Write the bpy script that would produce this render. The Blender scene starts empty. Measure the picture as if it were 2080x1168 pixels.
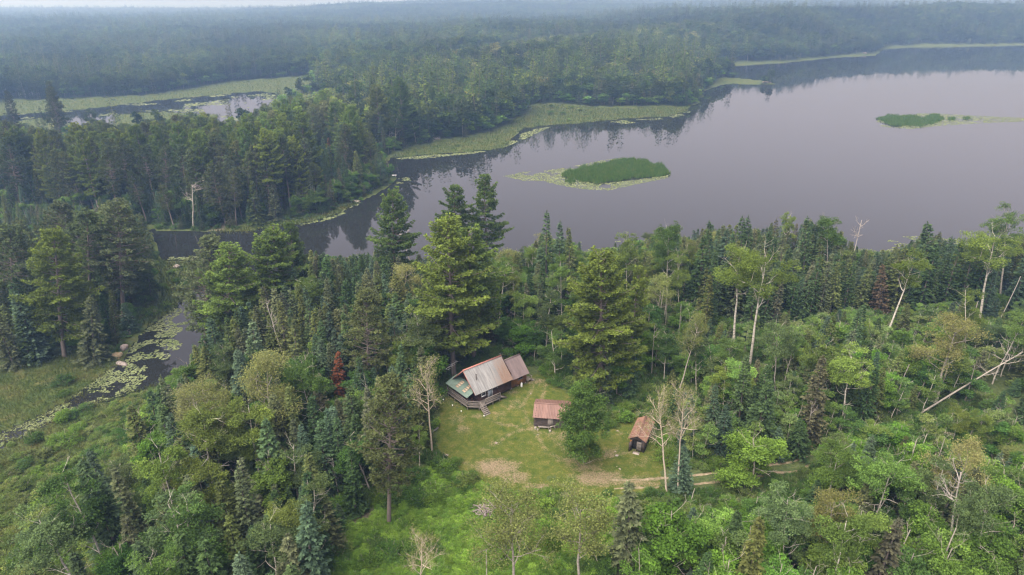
import bpy, math, random
import numpy as np
from math import radians, sin, cos, pi, hypot

# ------------------------------------------------------------------ camera, sky, sun, exposure
SC = bpy.context.scene
COL = SC.collection
H = 65.0                                   # height of the drone above the clearing
TH = radians(23.18)
FPX = 1387.0                               # focal length in pixels of a 2080 px wide picture
cam_d = bpy.data.cameras.new('camera')
cam_d.sensor_width = 36.0
cam_d.lens = 36.0 * FPX / 2080.0
cam_d.clip_start = 0.5
cam_d.clip_end = 20000.0
cam = bpy.data.objects.new('camera', cam_d)
cam.location = (0, 0, H)
cam.rotation_euler = (pi / 2 - TH, 0, 0)
COL.objects.link(cam)
SC.camera = cam

SUN_EL, SUN_AZ = radians(60), radians(225)  # azimuth measured from +Y clockwise: behind and to the left of the camera
world = bpy.data.worlds.new('World')
SC.world = world
world.use_nodes = True
wn, wl = world.node_tree.nodes, world.node_tree.links
for n in list(wn):
    wn.remove(n)
sky = wn.new('ShaderNodeTexSky')
sky.sky_type = 'NISHITA'
sky.sun_disc = False
sky.sun_elevation = SUN_EL
sky.sun_rotation = SUN_AZ
sky.altitude = 300
sky.air_density = 1.0
sky.dust_density = 2.0
sky.ozone_density = 1.5
hs = wn.new('ShaderNodeHueSaturation')     # smoke in the air greys the blue of the sky
hs.inputs['Saturation'].default_value = 0.32
tintn = wn.new('ShaderNodeMix'); tintn.data_type = 'RGBA'; tintn.blend_type = 'MULTIPLY'
tintn.inputs['Factor'].default_value = 1.0
tintn.inputs['B'].default_value = (1.02, 0.875, 0.92, 1)
bg = wn.new('ShaderNodeBackground')
bg.inputs['Strength'].default_value = 0.095
wo = wn.new('ShaderNodeOutputWorld')
wl.new(sky.outputs[0], hs.inputs['Color'])
wl.new(hs.outputs[0], tintn.inputs['A'])
# a smoky overcast: the sky grows lighter from the horizon upward
tcw = wn.new('ShaderNodeTexCoord')
sep = wn.new('ShaderNodeSeparateXYZ')
wl.new(tcw.outputs['Generated'], sep.inputs[0])
mr = wn.new('ShaderNodeMapRange')
mr.interpolation_type = 'SMOOTHSTEP'
mr.inputs['From Min'].default_value = -0.08
mr.inputs['From Max'].default_value = 0.42
mr.inputs['To Min'].default_value = 0.16
mr.inputs['To Max'].default_value = 1.1
wl.new(sep.outputs['Z'], mr.inputs['Value'])
vsc = wn.new('ShaderNodeVectorMath')
vsc.operation = 'SCALE'
wl.new(tintn.outputs['Result'], vsc.inputs[0])
wl.new(mr.outputs[0], vsc.inputs['Scale'])
wl.new(vsc.outputs[0], bg.inputs[0])
wl.new(bg.outputs[0], wo.inputs[0])

sun_d = bpy.data.lights.new('sun', 'SUN')
sun_d.energy = 3.3
sun_d.angle = radians(75)
sun_d.color = (1.0, 0.935, 0.83)
sun = bpy.data.objects.new('sun', sun_d)
_sd = (sin(SUN_AZ) * cos(SUN_EL), cos(SUN_AZ) * cos(SUN_EL), sin(SUN_EL))
sun.rotation_euler = (pi / 2 - SUN_EL, 0, pi - SUN_AZ)
sun.location = (0, 0, 200)
COL.objects.link(sun)

SC.view_settings.view_transform = 'Standard'
SC.view_settings.look = 'None'
SC.view_settings.gamma = 1.0
SC.view_settings.use_curve_mapping = False
SC.view_settings.exposure = 1.8
SC.cycles.use_denoising = True
SC.cycles.pixel_filter_type = 'BLACKMAN_HARRIS'
SC.cycles.filter_width = 1.3
SC.cycles.max_bounces = 6
SC.cycles.diffuse_bounces = 4
SC.cycles.glossy_bounces = 2
SC.cycles.transmission_bounces = 2
SC.cycles.volume_bounces = 0
SC.cycles.transparent_max_bounces = 4
SC.cycles.caustics_reflective = False
SC.cycles.caustics_refractive = False

# ------------------------------------------------------------------ picture <-> place
FWD = np.array([0, cos(TH), -sin(TH)])
UPV = np.array([0, sin(TH), cos(TH)])


def P(px, py, z=0.0):
    """The point of the place on height z that the photograph shows at pixel (px, py)."""
    a, b = (px - 1040) / FPX, (584 - py) / FPX
    r = np.array([a, cos(TH) + b * sin(TH), -sin(TH) + b * cos(TH)])
    t = (z - H) / r[2]
    return np.array([t * r[0], t * r[1], z])


def pix(x, y, z):
    x, y, z = np.asarray(x, float), np.asarray(y, float), np.asarray(z, float)
    dz = z - H
    dep = y * FWD[1] + dz * FWD[2]
    v = y * UPV[1] + dz * UPV[2]
    return 1040 + FPX * x / dep, 584 - FPX * v / dep, dep


def at_height(px, py, y):
    """x and z of the point at distance y seen at a pixel."""
    a, b = (px - 1040) / FPX, (584 - py) / FPX
    r = np.array([a, cos(TH) + b * sin(TH), -sin(TH) + b * cos(TH)])
    t = y / r[1]
    return t * r[0], H + t * r[2]


# ------------------------------------------------------------------ noise and polygons
def _hash(ix, iy, s):
    h = (ix.astype(np.int64) * 374761393 + iy.astype(np.int64) * 668265263 + s * 974634777) & 0x7FFFFFFF
    h = ((h ^ (h >> 13)) * 1274126177) & 0x7FFFFFFF
    return ((h ^ (h >> 16)) & 0xFFFF) / 65535.0


def vnoise(x, y, s=0):
    x, y = np.asarray(x, float), np.asarray(y, float)
    ix, iy = np.floor(x), np.floor(y)
    fx, fy = x - ix, y - iy
    fx, fy = fx * fx * (3 - 2 * fx), fy * fy * (3 - 2 * fy)
    a, b = _hash(ix, iy, s), _hash(ix + 1, iy, s)
    c, d = _hash(ix, iy + 1, s), _hash(ix + 1, iy + 1, s)
    return (a * (1 - fx) + b * fx) * (1 - fy) + (c * (1 - fx) + d * fx) * fy


def fbm(x, y, s=0, o=4):
    v, a, t = 0, 1, 0
    for k in range(o):
        v = v + a * vnoise(np.asarray(x) * 2 ** k, np.asarray(y) * 2 ** k, s + k * 17)
        t += a
        a *= 0.5
    return v / t


def smooth(a, b, x):
    t = np.clip((np.asarray(x, float) - a) / (b - a), 0, 1)
    return t * t * (3 - 2 * t)


def poly_sd(x, y, poly):
    """Signed distance to a polygon, negative inside."""
    x, y = np.asarray(x, float), np.asarray(y, float)
    d2 = np.full(x.shape, 1e18)
    ins = np.zeros(x.shape, bool)
    n = len(poly)
    for i in range(n):
        ax, ay = poly[i]
        bx, by = poly[(i + 1) % n]
        ex, ey = bx - ax, by - ay
        L = ex * ex + ey * ey + 1e-12
        t = np.clip(((x - ax) * ex + (y - ay) * ey) / L, 0, 1)
        dx, dy = x - ax - t * ex, y - ay - t * ey
        d2 = np.minimum(d2, dx * dx + dy * dy)
        cr = ((ay > y) != (by > y)) & (x < ex * (y - ay) / (by - ay + 1e-12) + ax)
        ins ^= cr
    d = np.sqrt(d2)
    return np.where(ins, -d, d)


WL = -1.2                                   # level of the lake


def wpoly(pts, z=0.0):
    return [tuple(P(a, b, z)[:2]) for a, b in pts]


LAKE = wpoly([(296, 462), (340, 470), (420, 474), (490, 472), (560, 462), (620, 453), (680, 437), (725, 412), (762, 396), (800, 376),
              (806, 362), (790, 350), (782, 322), (860, 316), (960, 309), (1030, 301), (1042, 276), (1062, 263), (1110, 256),
              (1180, 251), (1260, 242), (1340, 239), (1395, 227), (1412, 212), (1436, 182), (1480, 170), (1530, 173), (1577, 172),
              (1570, 165), (1500, 158), (1440, 152), (1432, 145), (1450, 137), (1520, 133), (1600, 128), (1700, 117), (1782, 113),
              (1792, 101), (1860, 96), (2000, 94), (2080, 92), (2500, 90), (3000, 200), (2700, 478), (2080, 505), (1900, 512),
              (1750, 520), (1600, 523), (1500, 521), (1400, 516), (1290, 508), (1200, 512), (1050, 540), (900, 545), (800, 540), (700, 525),
              (640, 520), (600, 533), (565, 565), (535, 592), (480, 620), (450, 655), (432, 706), (404, 738), (362, 764), (300, 790),
              (190, 822), (70, 872), (0, 905), (-140, 950), (-140, 935), (0, 884), (80, 845), (150, 806), (222, 752), (250, 742),
              (265, 705), (285, 680), (330, 645), (372, 606), (402, 588), (440, 560), (478, 534), (440, 530), (385, 529), (335, 527)], WL)
POND = wpoly([(-60, 240), (100, 229), (230, 216), (350, 201), (430, 194), (520, 186), (556, 192), (560, 205), (500, 238), (470, 262),
              (440, 262), (445, 232), (330, 226), (230, 233), (215, 262), (170, 275), (165, 255), (90, 238), (0, 250), (-60, 262)], WL)
MARSHES = [wpoly(p, WL + .3) for p in (
    [(-80, 225), (0, 207), (300, 195), (480, 165), (632, 158), (645, 185), (560, 225), (540, 275), (200, 290), (-80, 290)],
    [(783, 321), (840, 300), (885, 290), (978, 275), (1012, 262), (1062, 238), (1078, 216), (1110, 213), (1240, 219), (1400, 216), (1412, 214),
     (1395, 227), (1340, 239), (1180, 251), (1062, 263), (1042, 276), (1030, 301), (860, 316)],
    [(1440, 182), (1452, 165), (1500, 157), (1570, 165), (1530, 173)],
    [(1450, 137), (1440, 133), (1600, 125), (1700, 114.5), (1780, 110), (1782, 113), (1700, 117), (1520, 133)],
    [(1792, 101), (1800, 97), (1860, 93.5), (2000, 92), (2090, 90), (2090, 93), (1860, 96)],
    [(318, 528), (385, 529), (455, 532), (420, 575), (380, 606), (330, 645), (300, 668), (290, 640), (320, 600)],
    [(412, 470), (490, 462), (600, 446), (680, 428), (722, 405), (726, 412), (680, 437), (620, 453), (490, 474)],
    [(-150, 790), (0, 765), (100, 748), (190, 720), (240, 740), (222, 752), (150, 805), (80, 835), (0, 878), (-140, 935)],
    [(-150, 960), (0, 920), (180, 832), (288, 782), (335, 760), (350, 775), (270, 815), (200, 880), (150, 980), (70, 1080), (20, 1200), (-150, 1230)],
)]
CLEARING = wpoly([(905, 800), (935, 835), (905, 812), (888, 800), (880, 850), (884, 905), (905, 938), (960, 975), (1020, 1000), (1100, 1008),
                  (1180, 1012), (1260, 1004), (1345, 990), (1350, 950), (1335, 915), (1330, 880), (1290, 835), (1250, 850), (1235, 880), (1180, 800),
                  (1145, 790), (1130, 772), (1115, 757), (1078, 757), (1030, 790), (960, 800), (940, 790)])
FERNS = wpoly([(640, 1230), (680, 1120), (735, 1050), (790, 985), (880, 945), (905, 940), (960, 978), (1100, 1012), (1200, 1015), (1250, 1010), (1290, 1060), (1290, 1230)])
TRACK_PX = [(1245, 985), (1330, 982), (1400, 976), (1470, 970), (1540, 958), (1600, 947), (1660, 930), (1720, 912), (1790, 898), (1850, 891), (1920, 886), (2000, 886), (2090, 890), (2200, 892)]
TRACK = [P(a, b)[:2] for a, b in TRACK_PX]


def line_dist(x, y, pts):
    x, y = np.asarray(x, float), np.asarray(y, float)
    d2 = np.full(x.shape, 1e18)
    for (ax, ay), (bx, by) in zip(pts[:-1], pts[1:]):
        ex, ey = bx - ax, by - ay
        t = np.clip(((x - ax) * ex + (y - ay) * ey) / (ex * ex + ey * ey + 1e-12), 0, 1)
        d2 = np.minimum(d2, (x - ax - t * ex) ** 2 + (y - ay - t * ey) ** 2)
    return np.sqrt(d2)


def water_sd(x, y):
    w = (fbm(np.asarray(x) / 9, np.asarray(y) / 9, 5, 3) - .5) * np.clip(np.asarray(y) / 60, 1.2, 9)
    return np.minimum(poly_sd(x, y, LAKE), poly_sd(x, y, POND)) + w


def marsh_sd(x, y):
    d = np.full(np.shape(x), 1e9)
    for m in MARSHES:
        d = np.minimum(d, poly_sd(x, y, m))
    return d


def hills(x, y, sd):
    x, y = np.asarray(x, float), np.asarray(y, float)
    n = fbm(x / 260, y / 260, 31, 3)
    pen = 13 * smooth(430, 620, y) * smooth(-230, 0, x)
    east = 17 * smooth(120, 320, x) * smooth(560, 760, y)
    far = (30 * smooth(1500, 2400, y) * smooth(-1150, -150, x) + 5 * smooth(2300, 3000, y) * smooth(-500, 900, x))
    west = 6 * smooth(600, 1200, y) * (1 - smooth(-230, 0, x)) * (1 - smooth(1500, 2000, y))
    fade = 1 - smooth(1300, 2000, y)
    return ((pen + east) * fade + far + west) * (0.55 + 0.9 * n) * smooth(5, 120, sd)


def ground_z(x, y, sd=None, ms=None):
    x, y = np.asarray(x, float), np.asarray(y, float)
    sd = water_sd(x, y) if sd is None else sd
    ms = marsh_sd(x, y) if ms is None else ms
    slope = 7 + 14 * (1 - smooth(0, 12, ms))
    land = WL + 0.06 + (-WL - 0.06) * smooth(0, 1, sd / slope)
    land = np.where(ms < 0, np.minimum(land, WL + .12 + .03 * np.clip(sd, 0, 9)), land)
    cl = smooth(-1, 5, poly_sd(x, y, CLEARING)) if np.size(x) < 400000 else 1.0
    land = land + (fbm(x / 7, y / 7, 9, 3) - .5) * 0.7 * cl * smooth(1.5, 12, sd) * smooth(-2, 6, ms)
    bed = WL - 0.05 - np.minimum(3.0, 0.35 * -sd)
    return np.where(sd > 0, land, bed) + np.where(sd > 0, hills(x, y, sd), 0)


# ------------------------------------------------------------------ materials
def new_mat(name):
    m = bpy.data.materials.new(name)
    m.use_nodes = True
    nt = m.node_tree
    for n in list(nt.nodes):
        nt.nodes.remove(n)
    out = nt.nodes.new('ShaderNodeOutputMaterial')
    return m, nt, nt.nodes, nt.links, out


def N(nodes, kind, **kw):
    n = nodes.new(kind)
    for k, v in kw.items():
        if k in n.inputs.keys():
            n.inputs[k].default_value = v
        else:
            setattr(n, k, v)
    return n


def mixc(nodes, links, fac, a, b, mode='MIX'):
    m = nodes.new('ShaderNodeMix')
    m.data_type = 'RGBA'
    m.blend_type = mode
    for key, v in (('Factor', fac), ('A', a), ('B', b)):
        s = [i for i in m.inputs if i.name == key and i.enabled][0] if key != 'Factor' else m.inputs[0]
        if isinstance(v, (int, float)):
            s.default_value = v
        elif isinstance(v, tuple):
            s.default_value = (*v, 1) if len(v) == 3 else v
        else:
            links.new(v, s)
    return [o for o in m.outputs if o.enabled][0]


def math_(nodes, links, op, a, b=None):
    m = nodes.new('ShaderNodeMath')
    m.operation = op
    for i, v in enumerate((a, b)):
        if v is None:
            continue
        if isinstance(v, (int, float)):
            m.inputs[i].default_value = v
        else:
            links.new(v, m.inputs[i])
    return m.outputs[0]


def ramp(nodes, links, fac, stops):
    r = nodes.new('ShaderNodeValToRGB')
    el = r.color_ramp.elements
    while len(el) > 1:
        el.remove(el[-1])
    el[0].position, el[0].color = stops[0][0], (*stops[0][1], 1)
    for p, c in stops[1:]:
        e = el.new(p)
        e.color = (*c, 1)
    links.new(fac, r.inputs[0])
    return r.outputs[0]


def noise(nodes, links, scale, detail=4, rough=.55, vec=None, dist=0):
    n = nodes.new('ShaderNodeTexNoise')
    n.inputs['Scale'].default_value = scale
    n.inputs['Detail'].default_value = detail
    n.inputs['Roughness'].default_value = rough
    n.inputs['Distortion'].default_value = dist
    if vec is None:
        vec = nodes.new('ShaderNodeTexCoord').outputs['Object']
    links.new(vec, n.inputs['Vector'])
    return n.outputs['Fac']


def leaf_mat(name, trans=0.3, warm=(1.16, 1.10, .84)):
    """Foliage: the tone of the plant (a property of the object or of the scatter point) varied per spray."""
    m, nt, nd, lk, out = new_mat(name)
    tone = N(nd, 'ShaderNodeAttribute', attribute_type='INSTANCER', attribute_name='tone')
    tint = N(nd, 'ShaderNodeAttribute', attribute_type='GEOMETRY', attribute_name='tint')
    oi = nd.new('ShaderNodeObjectInfo')
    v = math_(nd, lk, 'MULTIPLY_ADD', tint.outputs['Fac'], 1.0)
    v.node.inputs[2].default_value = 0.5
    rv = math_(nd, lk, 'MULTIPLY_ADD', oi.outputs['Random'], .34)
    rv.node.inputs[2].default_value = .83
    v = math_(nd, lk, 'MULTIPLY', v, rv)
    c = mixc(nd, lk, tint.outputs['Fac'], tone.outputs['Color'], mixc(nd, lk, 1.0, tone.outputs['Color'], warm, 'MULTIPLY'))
    vm = nd.new('ShaderNodeVectorMath')
    vm.operation = 'SCALE'
    lk.new(c, vm.inputs[0])
    lk.new(v, vm.inputs['Scale'])
    d = nd.new('ShaderNodeBsdfDiffuse')
    lk.new(vm.outputs[0], d.inputs[0])
    t = nd.new('ShaderNodeBsdfTranslucent')
    lk.new(vm.outputs[0], t.inputs[0])
    mx = nd.new('ShaderNodeMixShader')
    mx.inputs[0].default_value = trans
    lk.new(d.outputs[0], mx.inputs[1])
    lk.new(t.outputs[0], mx.inputs[2])
    lk.new(mx.outputs[0], out.inputs[0])
    return m


def rough_mat(name, stops, scale=3.0, rough=.85, bump=.0, stretch=None, spec=.3, detail=5, metal=0.0, extra=None):
    """A matt surface whose colour wanders between stops."""
    m, nt, nd, lk, out = new_mat(name)
    tc = nd.new('ShaderNodeTexCoord')
    vec = tc.outputs['Object']
    if stretch:
        mp = nd.new('ShaderNodeMapping')
        mp.inputs['Scale'].default_value = stretch
        lk.new(vec, mp.inputs[0])
        vec = mp.outputs[0]
    f = noise(nd, lk, scale, detail, .6, vec)
    c = ramp(nd, lk, f, stops)
    oi = nd.new('ShaderNodeObjectInfo')
    rv = math_(nd, lk, 'MULTIPLY_ADD', oi.outputs['Random'], .3)
    rv.node.inputs[2].default_value = .85
    vm = nd.new('ShaderNodeVectorMath'); vm.operation = 'SCALE'
    lk.new(c, vm.inputs[0]); lk.new(rv, vm.inputs['Scale'])
    b = nd.new('ShaderNodeBsdfPrincipled')
    lk.new(vm.outputs[0], b.inputs['Base Color'])
    b.inputs['Roughness'].default_value = rough
    b.inputs['Metallic'].default_value = metal
    b.inputs['Specular IOR Level'].default_value = spec
    if bump:
        bp = nd.new('ShaderNodeBump')
        bp.inputs['Strength'].default_value = bump
        bp.inputs['Distance'].default_value = .05
        lk.new(f, bp.inputs['Height'])
        lk.new(bp.outputs[0], b.inputs['Normal'])
    lk.new(b.outputs[0], out.inputs[0])
    return m


M = {}
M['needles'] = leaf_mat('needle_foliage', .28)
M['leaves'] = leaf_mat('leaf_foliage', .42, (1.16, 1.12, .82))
M['bark_dark'] = rough_mat('dark_bark', [(.3, (.055, .045, .04)), (.7, (.15, .125, .11))], 5, .95, .3, (6, 6, 1))
M['bark_pine'] = rough_mat('pine_bark', [(.3, (.08, .066, .057)), (.7, (.19, .158, .14))], 5, .95, .3, (5, 5, 1.2))
M['bark_pale'] = rough_mat('pale_bark', [(.33, (.06, .055, .05)), (.42, (.27, .25, .215)), (.75, (.46, .43, .37))], 2.2, .8, .15, (1.2, 1.2, 3.5))
M['deadwood'] = rough_mat('dead_wood', [(.3, (.19, .17, .15)), (.7, (.38, .345, .31))], 4, .9, .2, (5, 5, 1))
M['pale_twigs'] = rough_mat('pale_twigs', [(.3, (.25, .205, .16)), (.7, (.42, .36, .29))], 4, .9)
M['twigs'] = rough_mat('grey_twigs', [(.3, (.17, .15, .125)), (.7, (.32, .29, .25))], 4, .9)

# ------------------------------------------------------------------ mesh builder
class Geo:
    def __init__(self):
        self.v, self.f, self.m, self.t, self.n = [], [], [], [], 0

    def faces(self, V, F, mat=0, tint=.5):
        """V (n,3); F (k,4) or (k,3) indices; tint a number or one per face."""
        V, F = np.asarray(V, float).reshape(-1, 3), np.asarray(F, int)
        self.v.append(V)
        self.f.append(F + self.n)
        self.m.append(np.full(len(F), mat))
        self.t.append(np.broadcast_to(np.asarray(tint, float), (len(F),)))
        self.n += len(V)

    def quads(self, Q, mat=0, tint=.5):
        Q = np.asarray(Q, float)
        self.faces(Q.reshape(-1, 3), np.arange(len(Q) * Q.shape[1]).reshape(len(Q), Q.shape[1]), mat, tint)

    def tube(self, pts, rad, sides=5, mat=0, cap=False):
        pts, rad = np.asarray(pts, float), np.asarray(rad, float)
        n = len(pts)
        d = np.gradient(pts, axis=0)
        d /= np.linalg.norm(d, axis=1)[:, None] + 1e-9
        ref = np.array([1.0, 0, 0]) if abs(d[:, 2]).mean() > .6 else np.array([0, 0, 1.0])
        a = np.cross(d, ref)
        a /= np.linalg.norm(a, axis=1)[:, None] + 1e-9
        b = np.cross(d, a)
        th = np.arange(sides) * 2 * pi / sides
        V = pts[:, None] + rad[:, None, None] * (a[:, None] * np.cos(th)[None, :, None] + b[:, None] * np.sin(th)[None, :, None])
        i, j = np.meshgrid(np.arange(n - 1), np.arange(sides), indexing='ij')
        k = (j + 1) % sides
        F = np.stack([i * sides + j, i * sides + k, (i + 1) * sides + k, (i + 1) * sides + j], -1).reshape(-1, 4)
        self.faces(V.reshape(-1, 3), F, mat)
        if cap:
            for e in (0, n - 1):
                c = len(self.v)
                ring = V[e]
                self.faces(np.vstack([ring, pts[e]]), [[q, (q + 1) % sides, sides] for q in range(sides)], mat)

    def box(self, c, s, rot=0.0, mat=0, tilt=None):
        """Box with centre c and full size s, turned by rot about z (tilt: 3x3 matrix instead)."""
        h = np.array(s) / 2
        V = np.array([[x, y, z] for x in (-1, 1) for y in (-1, 1) for z in (-1, 1)], float) * h
        if tilt is not None:
            V = V @ np.asarray(tilt).T
        elif rot:
            R = np.array([[cos(rot), -sin(rot), 0], [sin(rot), cos(rot), 0], [0, 0, 1]])
            V = V @ R.T
        F = [[0, 1, 3, 2], [4, 6, 7, 5], [0, 4, 5, 1], [2, 3, 7, 6], [0, 2, 6, 4], [1, 5, 7, 3]]
        self.faces(V + np.array(c), F, mat)

    def bar(self, a, b, w, h, mat=0):
        """Beam from a to b, w wide and h high."""
        a, b = np.array(a, float), np.array(b, float)
        d = b - a
        L = np.linalg.norm(d)
        d /= L
        up = np.array([0, 0, 1.0]) if abs(d[2]) < .95 else np.array([1.0, 0, 0])
        s = np.cross(up, d)
        s /= np.linalg.norm(s)
        u = np.cross(d, s)
        self.box((a + b) / 2, (L, w, h), mat=mat, tilt=np.column_stack([d, s, u]))

    def mesh(self, name, mats):
        me = bpy.data.meshes.new(name)
        V = np.vstack(self.v)
        sizes = np.concatenate([np.full(len(f), f.shape[1]) for f in self.f])
        idx = np.concatenate([f.reshape(-1) for f in self.f])
        me.vertices.add(len(V))
        me.vertices.foreach_set('co', V.astype(np.float32).ravel())
        me.loops.add(len(idx))
        me.loops.foreach_set('vertex_index', idx.astype(np.int32))
        me.polygons.add(len(sizes))
        st = np.concatenate([[0], np.cumsum(sizes)[:-1]])
        me.polygons.foreach_set('loop_start', st.astype(np.int32))
        me.polygons.foreach_set('material_index', np.concatenate(self.m).astype(np.int32))
        at = me.attributes.new('tint', 'FLOAT', 'FACE')
        at.data.foreach_set('value', np.concatenate(self.t).astype(np.float32))
        for m in mats:
            me.materials.append(m)
        me.update(calc_edges=True)
        return me

    def add(self, o, mat=0):
        """Append another Geo, its materials moved on by mat."""
        for v, f, m, t in zip(o.v, o.f, o.m, o.t):
            self.f.append(f + self.n)
        self.v += o.v
        self.m += [m + mat for m in o.m]
        self.t += o.t
        self.n += o.n
        # the faces of o are numbered within o, so one shift is right for all of them
        return self


def unit(a):
    return a / (np.linalg.norm(a, axis=-1, keepdims=True) + 1e-9)


def blades(c, d, side, l, w):
    """Rhombic leaf or needle spray from c along d."""
    l, w = np.asarray(l)[..., None], np.asarray(w)[..., None]
    return np.stack([c, c + d * l * .45 + side * w, c + d * l, c + d * l * .45 - side * w], 1)


def rand_dirs(r, n):
    return unit(r.normal(size=(n, 3)))


# ------------------------------------------------------------------ the trees
def spruce(seed, h=14.0, r=1.9, dens=1.0, size=1.0, sparse=1.0, low=.05):
    R_ = np.random.default_rng(seed)
    wood, cr = Geo(), Geo()
    lean = R_.normal(0, .012, 2)
    wood.tube([(lean[0] * z, lean[1] * z, z) for z in (-.4, h * .35, h * .7, h * .985)], [.015 * h * .9, .011 * h, .006 * h, .012], 6)
    step = .30 / dens
    B = []
    z = low * h
    while z < h * .985:
        t = z / h
        Rz = r * (1 - t) ** .82 * R_.uniform(.78, 1.12) * min(1, .65 + t * 3.5)
        for k in range(int(round(5 + 4 * (1 - t)))):
            if R_.random() < sparse:
                B.append((z + R_.uniform(-.15, .15), R_.uniform(0, 2 * pi), max(.12, Rz * R_.uniform(.68, 1.2))))
        z += step * (1 - .35 * t) * R_.uniform(.8, 1.2)
    B = np.array(B)
    n = np.maximum(2, (B[:, 2] / (.30 / dens)).astype(int))
    ix = np.repeat(np.arange(len(B)), n)
    k = np.concatenate([np.arange(a) for a in n])
    s = .22 + .78 * (k + 1) / n[ix]
    z0, az, L = B[ix, 0], B[ix, 1] + R_.normal(0, .05, len(ix)), B[ix, 2]
    q = L * s
    pos = np.stack([np.cos(az) * q + lean[0] * z0, np.sin(az) * q + lean[1] * z0, z0 - .34 * q + .13 * q * s], 1)
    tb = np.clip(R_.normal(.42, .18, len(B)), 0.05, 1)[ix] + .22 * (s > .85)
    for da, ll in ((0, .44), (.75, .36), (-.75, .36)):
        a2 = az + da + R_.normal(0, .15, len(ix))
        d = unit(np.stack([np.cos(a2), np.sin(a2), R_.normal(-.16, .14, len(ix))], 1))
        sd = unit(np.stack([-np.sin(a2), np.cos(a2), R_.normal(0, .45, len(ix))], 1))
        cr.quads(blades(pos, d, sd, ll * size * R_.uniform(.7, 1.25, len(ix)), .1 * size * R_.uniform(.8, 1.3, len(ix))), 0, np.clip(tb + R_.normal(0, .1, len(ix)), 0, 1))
    m = 14
    a = R_.uniform(0, 2 * pi, m)
    zz = h * np.linspace(.955, 1, m)
    d = unit(np.stack([np.cos(a) * .5, np.sin(a) * .5, np.full(m, .8)], 1))
    cr.quads(blades(np.stack([lean[0] * zz, lean[1] * zz, zz], 1), d, unit(np.cross(d, [0, 0, 1])), np.full(m, .32 * size), np.full(m, .06 * size)), 0, .6)
    return wood, cr


def tufts(R_, cr, T, D, tint, k, ll, ww, spread=.8, up=.25):
    n = len(T)
    c = np.repeat(T, k, 0)
    d = unit(np.repeat(D, k, 0) * .6 + rand_dirs(R_, n * k) * spread + np.array([0, 0, up]))
    sd = unit(np.cross(d, rand_dirs(R_, n * k)))
    tt = np.repeat(tint, k) + R_.normal(0, .08, n * k)
    cr.quads(blades(c, d, sd, ll * R_.uniform(.7, 1.3, n * k), ww * R_.uniform(.8, 1.25, n * k)), 0, np.clip(tt, 0, 1))


def white_pine(seed, h=28.0, R=4.6, base=.28, k=10, ragged=1.0, plume=1.0):
    r = np.random.default_rng(seed)
    wood, cr = Geo(), Geo()
    lx, ly = r.normal(0, .02, 2)
    zs = np.linspace(-.5, h * .97, 8)
    wood.tube(np.stack([lx * zs + .1 * np.sin(zs / 5), ly * zs, zs], 1), np.interp(zs, [0, h], [.36, .04]) * h / 28, 8)
    T, D, tt = [], [], []
    z = base * h
    while z < h * .985:
        u = (z / h - base) / (1 - base)
        prof = min(1, .55 + 1.3 * u) * max(.0, 1 - u) ** .62 + .06
        a0 = r.uniform(0, 2 * pi)
        nb = r.integers(3, 6)
        for b in range(nb):
            if r.random() < .05:
                continue
            az = a0 + b * 2 * pi / nb + r.normal(0, .35)
            L = R * prof * max(.3, 1 + ragged * r.uniform(-.5, .4))
            el = radians(np.interp(u, [0, .5, 1], [-7, 8, 48]) + r.normal(0, 6))
            hd = np.array([cos(az), sin(az), 0])
            s = np.linspace(0, 1, 6)
            pts = np.array([lx * z, ly * z, z]) + hd * (L * cos(el) * s)[:, None] + np.array([0, 0, 1]) * (L * sin(el) * s + .16 * L * s ** 2.2 - .06 * L * np.sin(pi * s))[:, None]
            wood.tube(pts[[0, 2, 4, 5]], np.array([.07, .05, .03, .012]) * (.5 + L / 6), 3)
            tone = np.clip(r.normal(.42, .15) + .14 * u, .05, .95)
            m = max(3, int(L / .36))
            for q in range(m):
                f = .28 + .72 * (q + r.uniform(0, 1)) / m
                p0 = np.array([np.interp(f, s, pts[:, i]) for i in range(3)])
                for sg in (-1, 1):
                    l2 = (.34 * L * (1 - f) + .55) * r.uniform(.6, 1.2) * plume
                    a2 = az + sg * r.uniform(.6, 1.15)
                    ld = np.array([cos(a2), sin(a2), .14 + r.normal(0, .1)])
                    for g in np.arange(.35, l2, .36):
                        T.append(p0 + ld * g)
                        D.append(ld + [0, 0, .25])
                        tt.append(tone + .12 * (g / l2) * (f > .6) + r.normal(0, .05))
            T.append(pts[-1]); D.append(hd + [0, 0, .5]); tt.append(tone + .2)
        z += r.uniform(.6, 1.05) * (1 - .3 * u)
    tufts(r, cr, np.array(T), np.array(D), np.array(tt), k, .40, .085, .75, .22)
    return wood, cr


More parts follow.
